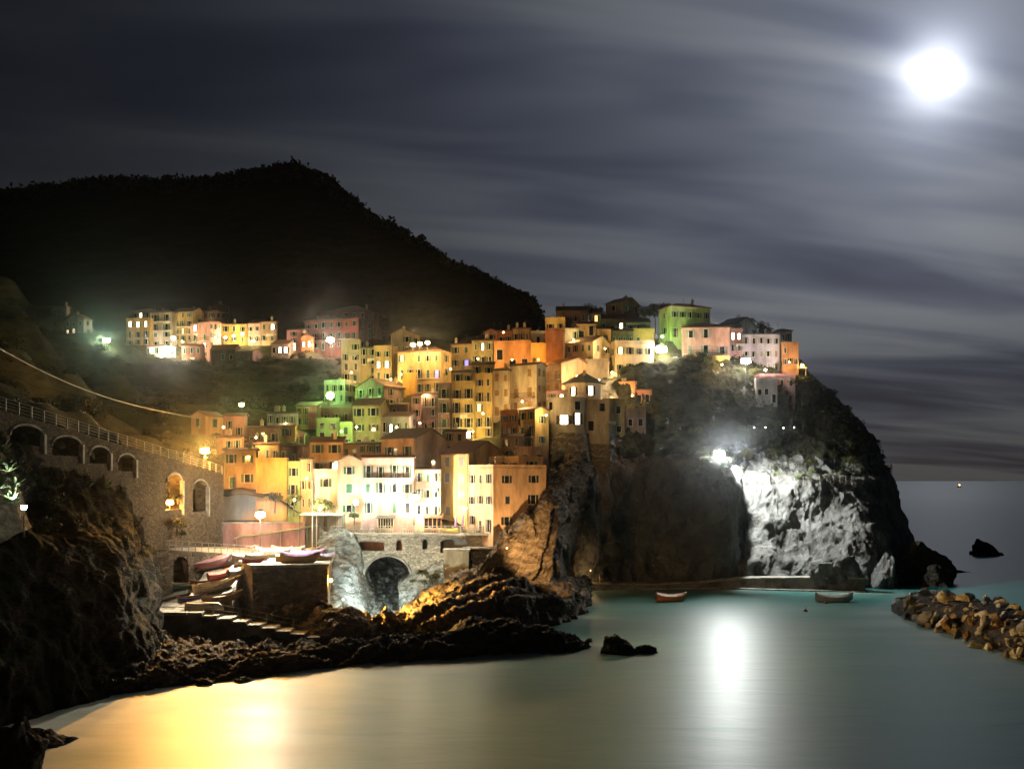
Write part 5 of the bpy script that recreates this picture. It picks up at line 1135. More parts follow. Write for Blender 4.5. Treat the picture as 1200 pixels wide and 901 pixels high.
# ---------------------------------------------------------------- person on the walkway
def person():
    p = Vector((PZ(701, 1, 0).x*0, 0, 0)); c = WK[np.argmin(np.abs(WK[:, 0]/WK[:, 1]*1200+600-701))]
    e = bpy.data.meshes.new('person')
    J = [(0, 0, .95), (0, 0, 1.2), (0, .02, 1.42), (0, .02, 1.52), (0, 0, 1.64), (0, 0, 1.74), (-.19, 0, 1.42), (-.24, .05, 1.14), (-.2, -.12, .93), (-.19, -.16, .86), (.19, 0, 1.42), (.25, -.06, 1.15), (.24, .02, .9), (.24, .04, .82),
         (-.09, 0, .9), (-.1, -.1, .5), (-.1, .06, .09), (-.1, -.12, .04), (.09, 0, .9), (.1, .12, .5), (.1, .32, .12), (.1, .2, .04)]
    Rr = [.14, .13, .15, .055, .1, .07, .065, .045, .035, .04, .065, .045, .035, .04, .09, .06, .042, .04, .09, .06, .042, .04]
    E = [(0, 1), (1, 2), (2, 3), (3, 4), (4, 5), (2, 6), (6, 7), (7, 8), (8, 9), (2, 10), (10, 11), (11, 12), (12, 13), (0, 14), (14, 15), (15, 16), (16, 17), (0, 18), (18, 19), (19, 20), (20, 21)]
    e.from_pydata(J, E, []); o = obj('person', e, mat('ochre_clothes', (.6, .38, .2), .8))
    o.modifiers.new('skin', 'SKIN'); o.modifiers.new('sub', 'SUBSURF').levels = 1; o.modifiers['sub'].render_levels = 1
    e.skin_vertices[0].data[0].use_root = True
    for i, r in enumerate(Rr): e.skin_vertices[0].data[i].radius = (r, r*.85)
    o.location = (c[0], c[1]+.2, c[2]+.02); o.rotation_euler = (0, 0, R(80)); o.scale = (1.0, 1.0, 1.0)
    tag(o, 'person in light ochre clothes walking along the path under the headland', 'person')
person()

# ---------------------------------------------------------------- vegetation
def leaf_cloud(centres, radii, n, size, up=.3):
    V = []
    for c, r in zip(centres, radii):
        k = max(6, int(n*r[0])); d = rng.normal(size=(k, 3)); d /= np.linalg.norm(d, axis=1)[:, None]; rr = rng.uniform(.55, 1.05, k)[:, None]
        q = np.array(c)+d*rr*np.array(r); s = rng.uniform(.6, 1.3, (k, 1))*size
        a = rng.normal(size=(k, 3)); a /= np.linalg.norm(a, axis=1)[:, None]; b = np.cross(a, d+rng.normal(size=(k, 3))*.5); b /= np.linalg.norm(b, axis=1)[:, None]+1e-6
        V.append(np.stack([q-a*s, q-b*s*.5, q+a*s, q+b*s*.5], 1))
    return np.concatenate(V).reshape(-1, 3)
def shrub_mesh(k, squash=.75):
    r = np.random.default_rng(k); cs = []; rs = []
    for i in range(9): a = r.uniform(0, 6.28); q = r.uniform(0, .65); cs.append((q*math.cos(a), q*math.sin(a), r.uniform(.25, .95)*squash)); rs.append(np.array([1, 1, .8])*r.uniform(.25, .5))
    return quads_mesh('foliage', leaf_cloud(cs, rs, 260, .085))
SH = [shrub_mesh(k) for k in range(6)]
stem = MB()
for a in (0, 2.1, 4.2): stem.tube([(0, 0, -.5), (.25*math.cos(a), .25*math.sin(a), .6)], .05, 5, .02)
stem_me = stem.me('stem')
def shrub(p, s, label, m=None, group=None, cat='shrub', k=None):
    e = empty('shrub', p, rng.uniform(0, 6.28), label, cat, group); k = rng.integers(6) if k is None else k
    f = obj('foliage', with_mat(SH[k], m or M_LEAF), None, e); t = obj('stem', with_mat(stem_me, M_BARK), None, e); e.scale = (s, s, s*rng.uniform(.8, 1.15)); return e
def veg():
    # shrubs under and above the viaduct
    lab = 'scrubby bush on the slope below the arched wall at the left'
    YV = lambda u: float(np.interp(u, [-120, -40, 0, 50, 90, 130, 158, 176], [106, 119, 126, 137, 146, 156, 168, 176]))
    for i in range(62):
        u = rng.uniform(-60, 176); t = rng.random(); vb = np.interp(u, [-60, 0, 50, 90, 130, 158, 176], [501, 519, 530, 541, 554, 574, 588]); v = vb+(628-vb)*t*.9+4
        Y3 = np.interp(u, [-120, -40, 0, 50, 90, 130, 158, 176], [96, 106, 112, 119, 126, 135, 150, 168]); Y = YV(u)-2.5-(YV(u)-Y3-6)*t*.9
        shrub(P(u, v+4, Y), rng.uniform(1.1, 2.6), lab, M_LEAF if rng.random() < .6 else M_LEAFD, 'bushes below the arched wall')
    lab = 'bush growing on the dark terraces above the arched wall at the left'
    for i in range(62):
        u = rng.uniform(-20, 230); Y = rng.uniform(np.interp(u, [0, 230], [136, 200]), 270); x = PZ(u, Y, 0).x
        if x < -186: continue
        shrub((x, Y, ground(x, Y)-.2), rng.uniform(1.0, 3.0), lab, M_LEAFD if rng.random() < .5 else M_LEAF, 'bushes above the arched wall')
    lab = 'bush on the green valley slope below the upper village'
    for i in range(34):
        u = rng.uniform(150, 400); Y = rng.uniform(236, 318); x = PZ(u, Y, 0).x
        shrub((x, Y, ground(x, Y)-.2), rng.uniform(1.4, 3.4), lab, M_LEAFD if rng.random() < .6 else M_LEAF, 'bushes of the valley slope')
    # headland scrub on the brow and the right flank
    lab = 'bush clinging to the dark upper flank of the headland'
    nu, nv = HG.shape[:2]; n = 0
    while n < 78:
        i = rng.integers(int(nu*.28), nu-60); j = rng.integers(int(nv*.42), int(nv*.86)); p = HG[i, j]
        u = p[0]/p[1]*1200+600
        if u < 735 or (u < 1000 and j < nv*.47): continue
        shrub((p[0], p[1]-.1, p[2]-.5), rng.uniform(1.0, 2.6), lab, M_LEAFD if rng.random() < .4 else M_LEAF, 'bushes on the headland flank'); n += 1
    for i in range(16):
        u = rng.uniform(880, 1000); p = hp(u, 558+rng.uniform(-6, 2)); shrub(p-Vector((0, 0, .3)), rng.uniform(.7, 1.4), 'pale lit tuft along the fence ledge above the bright cliff', M_AGAVE, 'tufts along the fence ledge')
    for i in range(8):
        p = hp(828+rng.uniform(-22, 38), 545+rng.uniform(-12, 8)); shrub(p-Vector((0, 0, .3)), rng.uniform(.8, 1.5), 'blanched bush right beside the great cliff floodlight', M_AGAVE, 'bushes round the cliff floodlight')
    # low undergrowth on the valley side and the headland: too much to count
    cs = []; rs = []
    for i in range(900):
        u = rng.uniform(-20, 400); Y = rng.uniform(np.interp(u, [0, 230, 400], [138, 200, 262]), 325); x = PZ(u, Y, 0).x
        if x < -186: continue
        s = rng.uniform(.4, 1.5); cs.append((x, Y, ground(x, Y)+s*.25)); rs.append(np.array([1, 1, .7])*s)
    for i in range(900):
        a = rng.integers(int(nu*.28), nu-60); j = rng.integers(int(nv*.43), int(nv*.84)); p = HG[a, j]; u = p[0]/p[1]*1200+600
        if u < 700: continue
        s = rng.uniform(.4, 1.3); cs.append(tuple(p)); rs.append(np.array([1, 1, .8])*s)
    tag(obj('undergrowth', quads_mesh('undergrowth', leaf_cloud(cs, rs, 46, .2)), M_LEAFD), 'dark low undergrowth over the valley slopes and the headland flank', 'undergrowth', kind='stuff')
    # strata apron tufts
    for i in range(12):
        p = hp(rng.uniform(610, 690), rng.uniform(530, 600)); shrub(p-Vector((0, 0, .3)), rng.uniform(.5, 1.2), 'small dry tuft on the striped rock slope below the round tower', M_LEAF, 'tufts on the striped slope')
    # tree line on the skyline behind the right-hand houses
    for k, (u, v, s) in enumerate(((692, 360, 3.4), (757, 360, 3.6), (768, 358, 4), (779, 356, 3.2), (700, 362, 2.8), (875, 372, 3), (893, 380, 3.2), (899, 384, 2.8), (750, 364, 3))):
        Y = 292; p = P(u, v, Y)
        e = empty('tree', p-Vector((0, 0, s*1.9)), 0, 'dark tree crown number'.replace(' number', '')+' on the skyline '+['right of the unlit dark house', 'right of the dark red gabled house', 'second right of the red gabled house', 'left of the green house', 'between the unlit house and the red gable', 'right of the green gable', 'above the lilac house', 'left of the lilac tower', 'touching the red gable'][k], 'tree')
        c = obj('crown', with_mat(SH[k % 6], M_LEAFD), None, e); c.location = (0, 0, s*1.1); c.scale = (s, s, s); MB().tube([(0, 0, -1), (0, 0, s*1.6)], .18, 6, .08).build('trunk', M_BARK, e)
    # agaves in the left slope and at the left edge
    def agave(p, s, lab, rim=0):
        e = empty('agave', p, 0, lab, 'agave'); m = MB(); V = []
        for i in range(26):
            a = i*2.4; el = R(rng.uniform(15, 80)); L = s*rng.uniform(.8, 1.2); d = Vector((math.cos(a)*math.cos(el), math.sin(a)*math.cos(el), math.sin(el))); sd = Vector((-math.sin(a), math.cos(a), 0))*s*.09
            b = d*L*.55+Vector((0, 0, .0)); t = d*L+Vector((0, 0, -L*.15)); u_ = Vector((0, 0, -s*.04))
            m.quad(-sd*.6, sd*.6, b+sd, b-sd); m.quad(b-sd, b+sd, t, t); m.quad(-sd*.6+u_, b-sd+u_, b+sd+u_, sd*.6+u_)
        me = bpy.data.meshes.new('leaves'); me.from_pydata(m.v, [], [f for f in m.f]); me.validate(); obj('leaves', me, M_AGAVE, e)
    for k, (u, v, Y) in enumerate(((100, 574, 141), (122, 572, 146), (140, 577, 151), (112, 560, 146), (130, 556, 152))):
        agave(P(u, v, Y), 2.2, ['leftmost', 'second', 'right-hand', 'upper left', 'upper right'][k]+' spiky agave on the dark slope between the arches and the amber lamp')
    for k, (u, v, Y) in enumerate(((4, 530, 103), (10, 552, 103), (0, 572, 102), (14, 585, 104), (-4, 548, 101), (18, 570, 105))):
        agave(P(u, v, Y), 1.7, ['top', 'second from top', 'lower left', 'lowest', 'hindmost', 'right-hand'][k]+' spiky plant blanched by the white lamp at the left edge')
    for i in range(8): shrub(P(rng.uniform(-16, 20), rng.uniform(540, 605), 106), rng.uniform(.9, 1.6), 'bright bush around the white lamp at the left edge', M_AGAVE, 'bushes at the left edge lamp')
    # slope that carries them
    rows = [[P(u, v, Y) for u, v, Y in ((-60, 640, 100), (-10, 640, 104), (20, 625, 107), (34, 620, 111))], [P(u, v, Y) for u, v, Y in ((-60, 570, 101), (-10, 575, 104.5), (14, 590, 107.5), (28, 605, 112))], [P(u, v, Y) for u, v, Y in ((-60, 520, 106), (-10, 525, 108), (10, 545, 111), (26, 590, 116))]]
    loft('bank', rows, 60, 60, lambda G: ridged(G/4, 3)*.5, M_ROCKW)
    # trees by the harbour houses
    def tree(p, h, r, lab, m=None):
        e = empty('tree', p, 0, lab, 'tree'); cs = []; rs = []
        for i in range(16): a = rng.uniform(0, 6.28); q = rng.uniform(0, r*.7); cs.append((q*math.cos(a), q*math.sin(a), h*.72+rng.uniform(-.28, .3)*r)); rs.append(np.array([1, 1, .75])*rng.uniform(.25, .42)*r)
        obj('crown', quads_mesh('crown', leaf_cloud(cs, rs, 160, .16)), m or M_LEAF, e)
        t = MB().tube([(0, 0, -.5), (.1, 0, h*.4), (.05, .1, h*.7)], .16, 7, .07)
        for i in range(5): a = i*1.3; t.tube([(.07, 0, h*(.4+.04*i)), (r*.5*math.cos(a), r*.5*math.sin(a), h*.8)], .06, 5, .02)
        t.build('trunk', M_BARK, e)
    tree(P(380, 613, 186.5), 4.6, 2.6, 'small yellow-lit tree in front of the dazzling white house'); tree(P(344, 602, 186.8), 4.0, 1.7, 'slim tree in front of the narrow yellow-green house'); tree(P(415, 616, 184.5), 2.6, 1.0, 'potted tree at the left end of the lattice railing', M_LEAFD); tree(P(322, 598, 187.6), 3.4, 1.8, 'low tree under the orange-yellow block')
    for i in range(8): shrub(P(rng.uniform(480, 528), rng.uniform(672, 690), 175), rng.uniform(.8, 1.4), 'leafy bush on the slope between the great arch and the whitewashed pier', M_LEAF, 'bushes beside the great arch')
    for i in range(14): shrub(P(rng.uniform(150, 215), rng.uniform(585, 628), 167.5-rng.uniform(0, 1.5)), rng.uniform(.8, 1.7), 'bush at the foot of the arched wall beside the amber lamp', M_LEAF, 'bushes behind the boat path')
    # the heap of driftwood and netting at the foot of the sprayed cliff
    e = empty('driftwood_heap', P(800, 672, 233), 0, 'pale tangled heap of branches at the foot of the smooth dark cliff', 'brushwood'); m = MB()
    for i in range(150):
        x = rng.uniform(-11, 8); h = max(.4, (1-abs(x/11)**2)*5.2); z = rng.uniform(0, h); a = rng.uniform(-.5, .5); L = rng.uniform(1, 3.4); y = rng.uniform(0, 2.2)
        m.tube([(x-L*math.cos(a), y, z-L*math.sin(a)*.6), (x, y-.3, z+.3), (x+L*math.cos(a), y+.2, z+L*math.sin(a)*.6)], .07, 4, .03)
    m.build('branches', mat('driftwood', (.45, .42, .36), .9), e)
veg()
# ---------------------------------------------------------------- lamps
_em = {}
def lamp(label, u, v, Y, colr, W, kind='post', h=5, aim=None, spotW=0, spot=80, r=.3, es=30, name='street_lamp', group=None, blend=.6, off=(0, 0, 0), flare=0, spot2=None):
    p = P(u, v, Y)+Vector(off)
    e = empty(name, p-Vector((0, 0, h)), 0, label, 'lamp' if name != 'floodlight' else 'floodlight', group)
    key = tuple(colr)+(es,)
    if key not in _em: _em[key] = emit('lamp_glow', colr, es)
    if kind == 'post':
        MB().lathe([(.16, 0), (.12, .4), (.06, .6), (.05, h-.3), (.12, h-.25), (.12, h-.2)], 8).build('post', M_RAILD, e)
        MB().lathe([(r*.5, h-.2), (r, h), (r*.9, h+r*.8), (.05, h+r*1.1)], 12).build('globe', _em[key], e, True); MB().lathe([(r*.95, h+r*.9), (.05, h+r*1.6)], 12).build('cap', M_RAILD, e)
    elif kind == 'flood':
        MB().lathe([(.14, 0), (.08, .5), (.06, h-.4)], 8).build('post', M_RAILD, e); MB().box(-r*1.1, r*1.1, .05, .4, h-r*.8, h+r*.8).build('housing', M_RAILD, e)
        MB().ico((0, -.02, h), r*.95, .9).build('lens', _em[key], e, True)
    else:
        MB().tube([(0, .9, h), (0, .3, h+.2), (0, 0, h+.1)], .04, 5).build('bracket', M_RAILD, e); MB().ico((0, 0, h-.1), r).build('globe', _em[key], e, True)
    if W:
        l = bpy.data.lights.new('light', 'POINT'); l.energy = W; l.color = colr; l.shadow_soft_size = .3; o = bpy.data.objects.new('light', l); col.objects.link(o); o.parent = e; o.location = (0, -.75-r, h+.05)
    if spotW:
        l = bpy.data.lights.new('beam', 'SPOT'); l.energy = spotW; l.color = colr; l.shadow_soft_size = .35; l.spot_size = R(spot); l.spot_blend = blend; o = bpy.data.objects.new('beam', l); col.objects.link(o); o.parent = e
        o.location = (0, -.8-r, h+.1) if kind != 'flood' else (3.6, -3.4, h+.3); d = Vector(aim)-(p+Vector((0, -.8, .1))); o.rotation_euler = d.to_track_quat('-Z', 'Y').to_euler()
    # added beams: flare faces the camera for a haze halo, spot2 gives extra light
    for W2, aim2, sz in ([(flare, Vector((0, 0, 52)), 26)] if flare else [])+([spot2] if spot2 else []):
        l = bpy.data.lights.new('beam', 'SPOT'); l.energy = W2; l.color = colr; l.shadow_soft_size = .35; l.spot_size = R(sz); l.spot_blend = .8; o = bpy.data.objects.new('beam', l); col.objects.link(o); o.parent = e
        o.location = (0, -.9-r, h+.1) if kind != 'flood' else (1.5, -4.2, h+.3); d = Vector(aim2)-p; o.rotation_euler = d.to_track_quat('-Z', 'Y').to_euler()
    return e
SOD = (1, .47, .09); WARM = (1, .70, .36); WHITE = (1, .88, .66); COOL = (.82, 1, .90); GRN = (.55, 1, .30); DAY = (.95, 1, .97)
lamp('great blazing amber lamp on the path bend at the left of the village', 240, 530, 181, SOD, 24000, 'post', 4.5, P(290, 900, 85), 190000, 46, .85, 60, flare=583440)
lamp('second amber lamp lower left, beside the arched wall', 199, 590, 167.5, SOD, 12000, 'post', 4.5, P(280, 850, 98), 100000, 44, .6, 60, flare=269280)
lamp('dazzling white lamp behind the boats on the quay', 305, 605, 172, WHITE, 10000, 'post', 5, P(330, 700, 158), 60000, 120, .85, 60, spot2=(60000, P(245, 690, 156), 60), flare=448800)
lamp('small greenish white lamp on the wall of the peach gable-fronted house', 417, 588, 183.5, COOL, 4500, 'wall', 4, None, 0, 80, .45, 50, flare=49368)
lamp('brightest white lamp of the harbour terrace, before the cream house', 485, 585, 183.2, (1, .84, .58), 7000, 'post', 4.6, P(500, 560, 190), 24000, 150, .9, 60, flare=448800)
lamp('white floodlight at the right end of the terrace front', 545, 596, 180, (1, .86, .6), 3500, 'post', 5.5, None, 0, 80, .3, 40)
lamp('green-white flare on the small house at the valley edge', 387, 463, 241, (.45, 1, .25), 8000, 'wall', 4, None, 0, 80, .9, 50, flare=148104)
lamp('green lamp hidden between the lime green house and its neighbours', 400, 505, 219, GRN, 4000, 'wall', 3, None, 0, 80, .2, 10)
lamp('pinkish white blazing lamp before the dark red mansion', 387, 400, 318, (1, .72, .5), 14000, 'post', 5, None, 0, 80, 1.2, 60, flare=431970)
for k, u in enumerate((484, 492, 501)):
    lamp(['left', 'middle', 'right'][k]+' of three amber lamps in a row on the ochre house roof', u, 405-k*1.3, 247, (1, .66, .28), 2600, 'post', 2.5, None, 0, 80, .55, 50, flare=74052, group='three lamps in a row')
lamp('blazing white lamp above the low white building of the upper village', 197, 411, 314, (1, .88, .62), 12000, 'post', 5, None, 0, 80, 1.4, 60, flare=431970)
lamp('smaller yellow-white lamp just above the blazing lamp of the upper village', 203, 396, 326, (1, .8, .4), 5000, 'wall', 3, None, 0, 80, .6, 50)
lamp('yellow lamp washing the balconied yellow house of the upper village', 214, 400, 322, (1, .72, .25), 3500, 'wall', 3, None, 0, 80, .3, 20)
lamp('green-white star-like lamp alone on the dark left slope', 125, 400, 292, (.72, 1, .60), 4000, 'post', 4, None, 0, 80, .9, 60, flare=271524)
lamp('yellow-green lamp above the rosy barn', 283, 475, 214, (.95, 1, .35), 2200, 'post', 4, None, 0, 80, .5, 50, flare=74052)
for k, (u, v) in enumerate(((264, 396), (274, 394), (284, 392), (297, 400))):
    lamp(['first', 'second', 'third', 'fourth and rightmost'][k]+' warm lamp along the glowing terrace of the golden house', u, v, 326.5, (1, .78, .38), 2200, 'post', 3, None, 0, 80, .42, 50)
lamp('great white lamp at the head of the headland slope', 775, 412, 263, (1, .88, .66), 8000, 'post', 5, None, 0, 80, 1.45, 60, flare=215984)
lamp('green lamp lighting the vivid green house', 776, 394, 264, (.5, 1, .2), 3200, 'wall', 3, None, 0, 80, .3, 30)
lamp('cool white star-like lamp near the right end of the village', 874, 425, 259.5, (1, .92, .86), 6000, 'post', 5, None, 0, 80, 1.2, 60, flare=277694)
lamp('white slot lamp right of the star-like lamp', 897, 433, 261, (1, .8, .6), 900, 'wall', 2, None, 0, 80, .3, 30)
lamp('yellow globe lamp on the columned terrace at the far right end', 940, 429, 266, (1, .72, .24), 2600, 'post', 3, None, 0, 80, .42, 40)
lamp('green lamp behind the green gable house', 850, 388, 269, (.5, 1, .25), 1300, 'wall', 3, None, 0, 80, .15, 10)
lamp('added small amber floodlight on the rock at the foot of the tan corner house', 594, 642, 172.5, (1, .60, .24), 0, 'flood', 1.2, P(655, 600, 200), 17000, 130, .14, 12, 'floodlight')  # added to warm the striped rock slope, no such lamp stands there
lamp('added little amber path lamp by the left end of the headland walkway', 692, 668, 222.5, (1, .6, .25), 500, 'post', 2.2, None, 0, 80, .08, 8, 'added_path_lamp')  # added so the walker on the dark walkway gets some light
lamp('added cool white floodlight low in the cove, shining on the pale rock and the bridge', 402, 702, 169, (.86, 1, .92), 500, 'flood', 1.5, P(440, 655, 184), 16000, 120, .14, 12, 'floodlight')  # added to brighten the pale buttress and the bridge face
# the cliff floodlight
lamp('huge cool white floodlight on the brow of the headland cliff', 843, 533, 238.6, DAY, 9000, 'flood', 3, P(950, 640, 241), 95000, 130, 1.3, 80, 'floodlight', flare=504900, spot2=(75000, P(900, 790, 130), 92))
lamp('cool white lamp at the left edge among spiky plants', 28, 595, 104, (.80, 1, .88), 0, 'post', 3, P(-6, 548, 104), 5000, 75, .3, 60, flare=30854)
lamp('amber lamp fixed to the seaward corner of the boat quay', 387.5, 679, 163.5, (1, .52, .08), 4000, 'wall', 1, P(504, 716, 160), 230000, 76, .28, 50)
# warm alley lamps, added between the houses to brighten the fronts
for k, (u, v, Y, W, c, lab) in enumerate(((554, 505, 223, 1500, (1, .75, .25), 'at the foot of the yellow balcony house'), (566, 484, 223, 700, (1, .8, .3), 'under the lowest balcony of the bright yellow house'), (470, 438, 243.5, 1800, (1, .58, .16), 'glowing on the golden annex wall'), (458, 444, 252, 1500, (1, .7, .25), 'in the alley right of the two tall glowing windows'),
        (600, 421, 252, 1500, (1, .48, .12), 'under the burnt orange house'), (631, 421, 250, 1500, (1, .48, .10), 'below the amber glowing low wall'), (637, 460, 233, 1500, (1, .68, .34), 'between the cream houses and the peach house'), (720, 470, 245, 2600, (1, .60, .24), 'on the terrace of the glowing orange house'), (741, 463, 246, 1600, (1, .6, .25), 'at the porch of the glowing orange house'),
        (672, 398, 262, 900, (1, .7, .25), 'behind the brick red block'), (661, 388, 262, 900, (1, .68, .25), 'below the little bright yellow house'), (745, 408, 265, 1500, (1, .66, .28), 'behind the honey coloured house'), (709, 408, 256, 1300, (1, .62, .22), 'beside the cream gable facing the sea'), (717, 436, 256, 1500, (1, .6, .22), 'at the amber left side of the beige house'), (702, 445, 249, 1300, (1, .66, .3), 'behind the dark pyramid roof'),
        (590, 389, 262, 700, (1, .45, .15), 'on the lit skyline roofs'), (500, 463, 235, 900, (1, .55, .25), 'above the dark red-brown house'), (492, 495, 227, 1000, (1, .6, .35), 'beside the narrow pink house'), (846, 427, 259, 1400, (1, .66, .2), 'at the yellow lit porch'), (925, 424, 261, 900, (1, .6, .15), 'under the small orange house'), (940, 452, 270, 900, (1, .8, .25), 'by the bushes at the far right end'),
        (366, 404, 316, 1500, (1, .55, .2), 'beside the amber-lit cottage'), (345, 403, 315, 1200, (1, .55, .4), 'before the rose pink tower'), (360, 560, 186, 1600, (1, .62, .22), 'before the narrow orange house'), (375, 596, 185.5, 2600, (1, .9, .6), 'before the dazzling white house'), (345, 585, 185, 900, (1, .8, .3), 'before the narrow yellow-green house'), (465, 500, 219, 900, (1, .7, .35), 'between the grey terrace house and the apricot house'), (640, 486, 219, 900, (1, .7, .3), 'left of the round tower'), (300, 512, 197, 2200, (1, .6, .22), 'before the low dusky red house'), (262, 500, 198, 1500, (1, .6, .22), 'under the small gabled house'), (335, 496, 217, 1500, (1, .7, .35), 'beside the small yellow house'), (430, 470, 232, 1500, (1, .8, .35), 'behind the large olive grey house'), (418, 500, 219, 1200, (1, .75, .3), 'at the left edge of the large olive grey house'), (528, 432, 243, 2500, (1, .62, .22), 'under the dim ochre house'), (612, 470, 222, 2500, (1, .62, .25), 'below the taller cream house'), (560, 420, 252, 2500, (1, .66, .25), 'under the olive yellow house'), (412, 436, 251, 1800, (1, .7, .3), 'before the tall plain beige house'), (676, 440, 245, 2200, (1, .66, .3), 'at the peach side wall'))):
    lamp('small added alley lamp '+lab, u, v, Y, c, W*1.6, 'wall', 2.2, None, 0, 80, .2, 30, 'added_alley_lamp')

# unseen street lamp on the near coast path, added to warm the village fronts
m = MB(); m.prism([(-60, 40), (-62, 30), (-30, 8), (-8, -6), (12, -6), (12, -1), (-6, 0), (-24, 14), (-40, 34)], 'z', 21.6, 22.2); tag(m.build('lookout_path', M_CONC), kind='structure')
m = MB(); m.prism([(-70, 50), (-72, 20), (-30, -10), (14, -12), (14, -1.5), (-6, -.5), (-24, 13.5), (-40, 36)], 'z', -3, 21.59); tag(m.build('lookout_cliff', M_ROCKW), kind='structure')
e = lamp('added amber street lamp on the near coast path, out of view on the left', 0, 0, 1, (1, .57, .23), 0, 'post', 6.3, P(514, 500, 190), 560000, 21, .3, 40, off=(-33-P(0, 0, 1).x, 22, 28.5-P(0, 0, 1).z), blend=.45)
# columned terrace at the far right end
e = empty('pergola', P(932, 450, 267), 0, 'small columned terrace glowing yellow at the far right end of the village', 'pergola')
MB().box(-2.4, 2.4, -2, 2, -3, 0).build('base', WALL['gold'], e); MB().box(-2.5, 2.5, -2.1, 2.1, 3.9, 4.2).build('roof', WALL['gold'], e)
for x in (-2.2, 0, 2.2): MB().lathe([(.2, 0), (.15, .3), (.15, 3.6), (.22, 3.9)], 10, (x, -1.8)).build('column', WALL['cream'], e)

# moon, moonlight, sky ------------------------------------------------
az, el = math.atan((1096-600)/1200), 0
mv = Vector(((1096-600)/1200, 1, (563-86)/1200)).normalized()
MD = 15000; mp_ = mv*MD
m = MB(); prof = [(max(.001, math.sin(math.pi*i/24)), -math.cos(math.pi*i/24)) for i in range(25)]
m.lathe([(a*240, b*240) for a, b in prof], 40); mo = m.build('moon', emit('moonlit_disc', (1, .985, .95), 5), None, True); mo.location = mp_+Vector((0, 0, CAM_Z)); tag(mo, 'full moon glaring through thin cloud in the top right of the sky', 'moon', kind='structure')
sl = bpy.data.lights.new('moonlight', 'SUN'); sl.energy = .045; sl.color = (.86, .92, 1); sl.angle = R(3); so = bpy.data.objects.new('moonlight', sl); col.objects.link(so); so.rotation_euler = (-mv).to_track_quat('-Z', 'Y').to_euler()
w = bpy.data.worlds.new('World'); sc.world = w; w.use_nodes = True; nt = w.node_tree; N = nt.nodes; L = nt.links
for n in list(N): N.remove(n)
out = N.new('ShaderNodeOutputWorld'); bg = N.new('ShaderNodeBackground'); L.new(bg.outputs[0], out.inputs[0])
tc = N.new('ShaderNodeTexCoord'); sp = N.new('ShaderNodeSeparateXYZ'); L.new(tc.outputs['Generated'], sp.inputs[0])
def M(op, a, b=None, c=None, clamp=False):
    n = N.new('ShaderNodeMath'); n.operation = op; n.use_clamp = clamp
    for i, x in enumerate((a, b, c)):
        if x is None: continue
        if isinstance(x, (int, float)): n.inputs[i].default_value = x
        else: L.new(x, n.inputs[i])
    return n.outputs[0]
dot = N.new('ShaderNodeVectorMath'); dot.operation = 'DOT_PRODUCT'; L.new(tc.outputs['Generated'], dot.inputs[0]); dot.inputs[1].default_value = tuple(mv)
ang = M('MULTIPLY', M('ARCCOSINE', M('MINIMUM', dot.outputs['Value'], 1.0)), 57.2958)
zz = M('ADD', M('MAXIMUM', sp.outputs['Z'], 0.0), .11)
px = M('DIVIDE', sp.outputs['X'], zz); py = M('DIVIDE', sp.outputs['Y'], zz)
def clouds(sx, sy, scale, rot, det=5, seed=0, dist=.3):
    cb = N.new('ShaderNodeCombineXYZ'); c, s = math.cos(rot), math.sin(rot)
    L.new(M('MULTIPLY', M('ADD', M('MULTIPLY', px, c), M('MULTIPLY', py, s)), sx), cb.inputs[0]); L.new(M('MULTIPLY', M('ADD', M('MULTIPLY', px, -s), M('MULTIPLY', py, c)), sy), cb.inputs[1]); cb.inputs[2].default_value = seed
    n = N.new('ShaderNodeTexNoise'); n.inputs['Scale'].default_value = scale; n.inputs['Detail'].default_value = det; n.inputs['Roughness'].default_value = .5; n.inputs['Distortion'].default_value = dist; L.new(cb.outputs[0], n.inputs['Vector']); return n.outputs['Fac']
c1 = clouds(.45, 1.0, .62, .2, 3, 3.1); c2 = clouds(.5, 1.7, 1.2, .25, 3, 8.4, .5)
cl = M('ADD', M('MULTIPLY', c1, .62), M('MULTIPLY', c2, .38))
mr = N.new('ShaderNodeMapRange'); mr.interpolation_type = 'SMOOTHSTEP'; mr.inputs['From Min'].default_value = .38; mr.inputs['From Max'].default_value = .60; L.new(cl, mr.inputs[0]); CL = mr.outputs[0]
# light scattered round the moon, and the sky's own dim light
glow = M('ADD', M('MULTIPLY', M('EXPONENT', M('MULTIPLY', M('MULTIPLY', ang, ang), -1/6.0)), .46), M('ADD', M('MULTIPLY', M('EXPONENT', M('MULTIPLY', ang, -1/4.6)), .34), M('MULTIPLY', M('EXPONENT', M('MULTIPLY', M('MULTIPLY', ang, ang), -1/640.0)), .17)))
core = M('MULTIPLY', M('EXPONENT', M('MULTIPLY', M('MULTIPLY', ang, ang), -1/1.8)), 1.1)
thin = M('MULTIPLY_ADD', CL, .85, .28)
low = N.new('ShaderNodeMapRange'); low.interpolation_type = 'SMOOTHSTEP'; low.inputs['From Min'].default_value = 0; low.inputs['From Max'].default_value = .26; low.inputs['To Min'].default_value = .42; L.new(sp.outputs['Z'], low.inputs[0])
bright = M('ADD', M('MULTIPLY', M('MULTIPLY', M('ADD', glow, 0.006), thin), low.outputs[0]), .004)
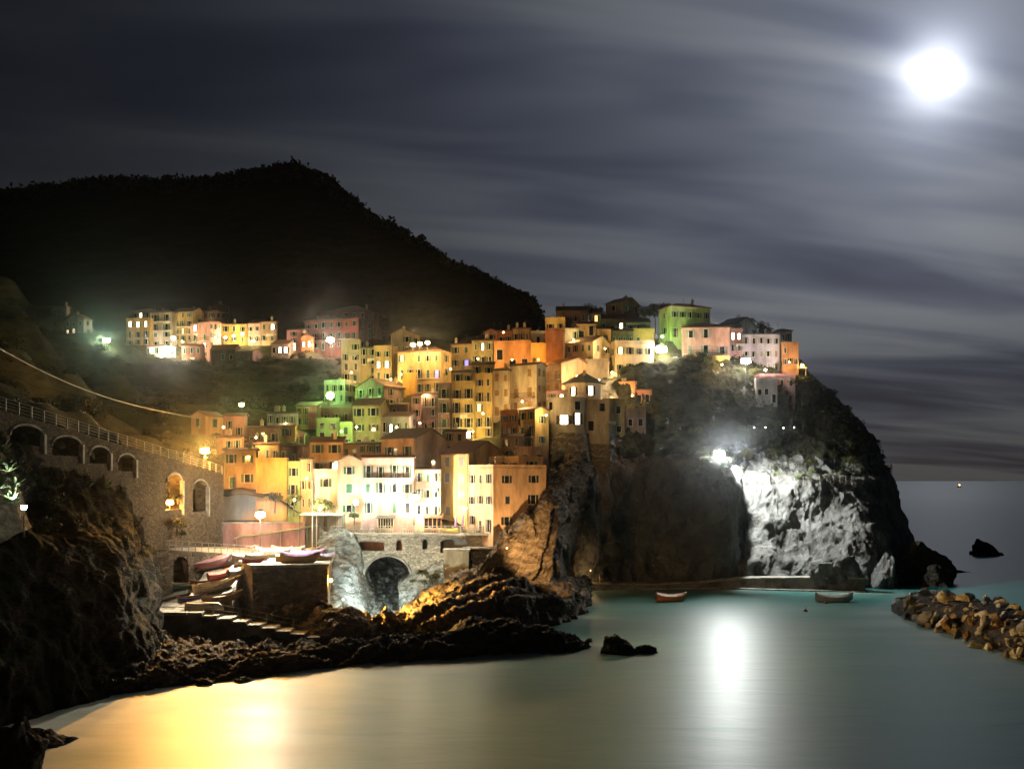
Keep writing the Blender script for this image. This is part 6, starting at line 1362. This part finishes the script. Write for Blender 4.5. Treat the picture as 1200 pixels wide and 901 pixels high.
# low bank of thicker cloud near the horizon
cmb = N.new('ShaderNodeMix'); cmb.data_type = 'RGBA'; cmb.inputs['A'].default_value = (.66, .78, 1.2, 1); cmb.inputs['B'].default_value = (.93, 1.0, 1.10, 1)
L.new(M('MULTIPLY', CL, 1.0, None, True), cmb.inputs['Factor'])
vm = N.new('ShaderNodeVectorMath'); vm.operation = 'SCALE'; L.new(cmb.outputs['Result'], vm.inputs[0]); L.new(bright, vm.inputs['Scale'])
sky = N.new('ShaderNodeTexSky'); sky.sky_type = 'NISHITA'; sky.sun_disc = False; sky.sun_elevation = math.asin(mv.z); sky.sun_rotation = math.atan2(mv.x, mv.y)
sv = N.new('ShaderNodeVectorMath'); sv.operation = 'SCALE'; L.new(sky.outputs[0], sv.inputs[0]); sv.inputs['Scale'].default_value = .0004
ad = N.new('ShaderNodeVectorMath'); ad.operation = 'ADD'; vc = N.new('ShaderNodeVectorMath'); vc.operation = 'ADD'; L.new(vm.outputs[0], vc.inputs[0]); L.new(core, vc.inputs[1]); L.new(vc.outputs[0], ad.inputs[0]); L.new(sv.outputs[0], ad.inputs[1]); L.new(ad.outputs[0], bg.inputs['Color']); bg.inputs['Strength'].default_value = 1.0

hm = bpy.data.materials.new('haze'); hm.use_nodes = True; hn = hm.node_tree; hn.nodes.remove(hn.nodes['Principled BSDF'])  # thin haze, added to give the lamps their halos
pv = hn.nodes.new('ShaderNodeVolumePrincipled'); pv.inputs['Density'].default_value = .00001; pv.inputs['Anisotropy'].default_value = .97; pv.inputs['Color'].default_value = (.9, .92, .95, 1)
hn.links.new(pv.outputs[0], hn.nodes['Material Output'].inputs['Volume'])
tag(MB().box(-900, 600, -60, 1500, -6, 400).build('haze', hm), kind='stuff')
# camera and render settings ------------------------------------------------
cd = bpy.data.cameras.new('camera'); cam = bpy.data.objects.new('camera', cd); col.objects.link(cam); cam.location = (0, 0, CAM_Z); cam.rotation_euler = (math.pi/2, 0, 0)
cd.sensor_width = 36; cd.lens = 36; cd.shift_y = 112.5/1200; cd.clip_start = .5; cd.clip_end = 60000; sc.camera = cam
vs = sc.view_settings; vs.view_transform = 'Standard'; vs.look = 'None'; vs.gamma = 1; vs.exposure = 0; vs.use_curve_mapping = False
cy = sc.cycles; cy.max_bounces = 5; cy.diffuse_bounces = 3; cy.glossy_bounces = 3; cy.sample_clamp_indirect = 4; cy.sample_clamp_direct = 0; cy.use_denoising = True; cy.use_light_tree = True
try: cy.denoiser = 'OPENIMAGEDENOISE'
except Exception: pass
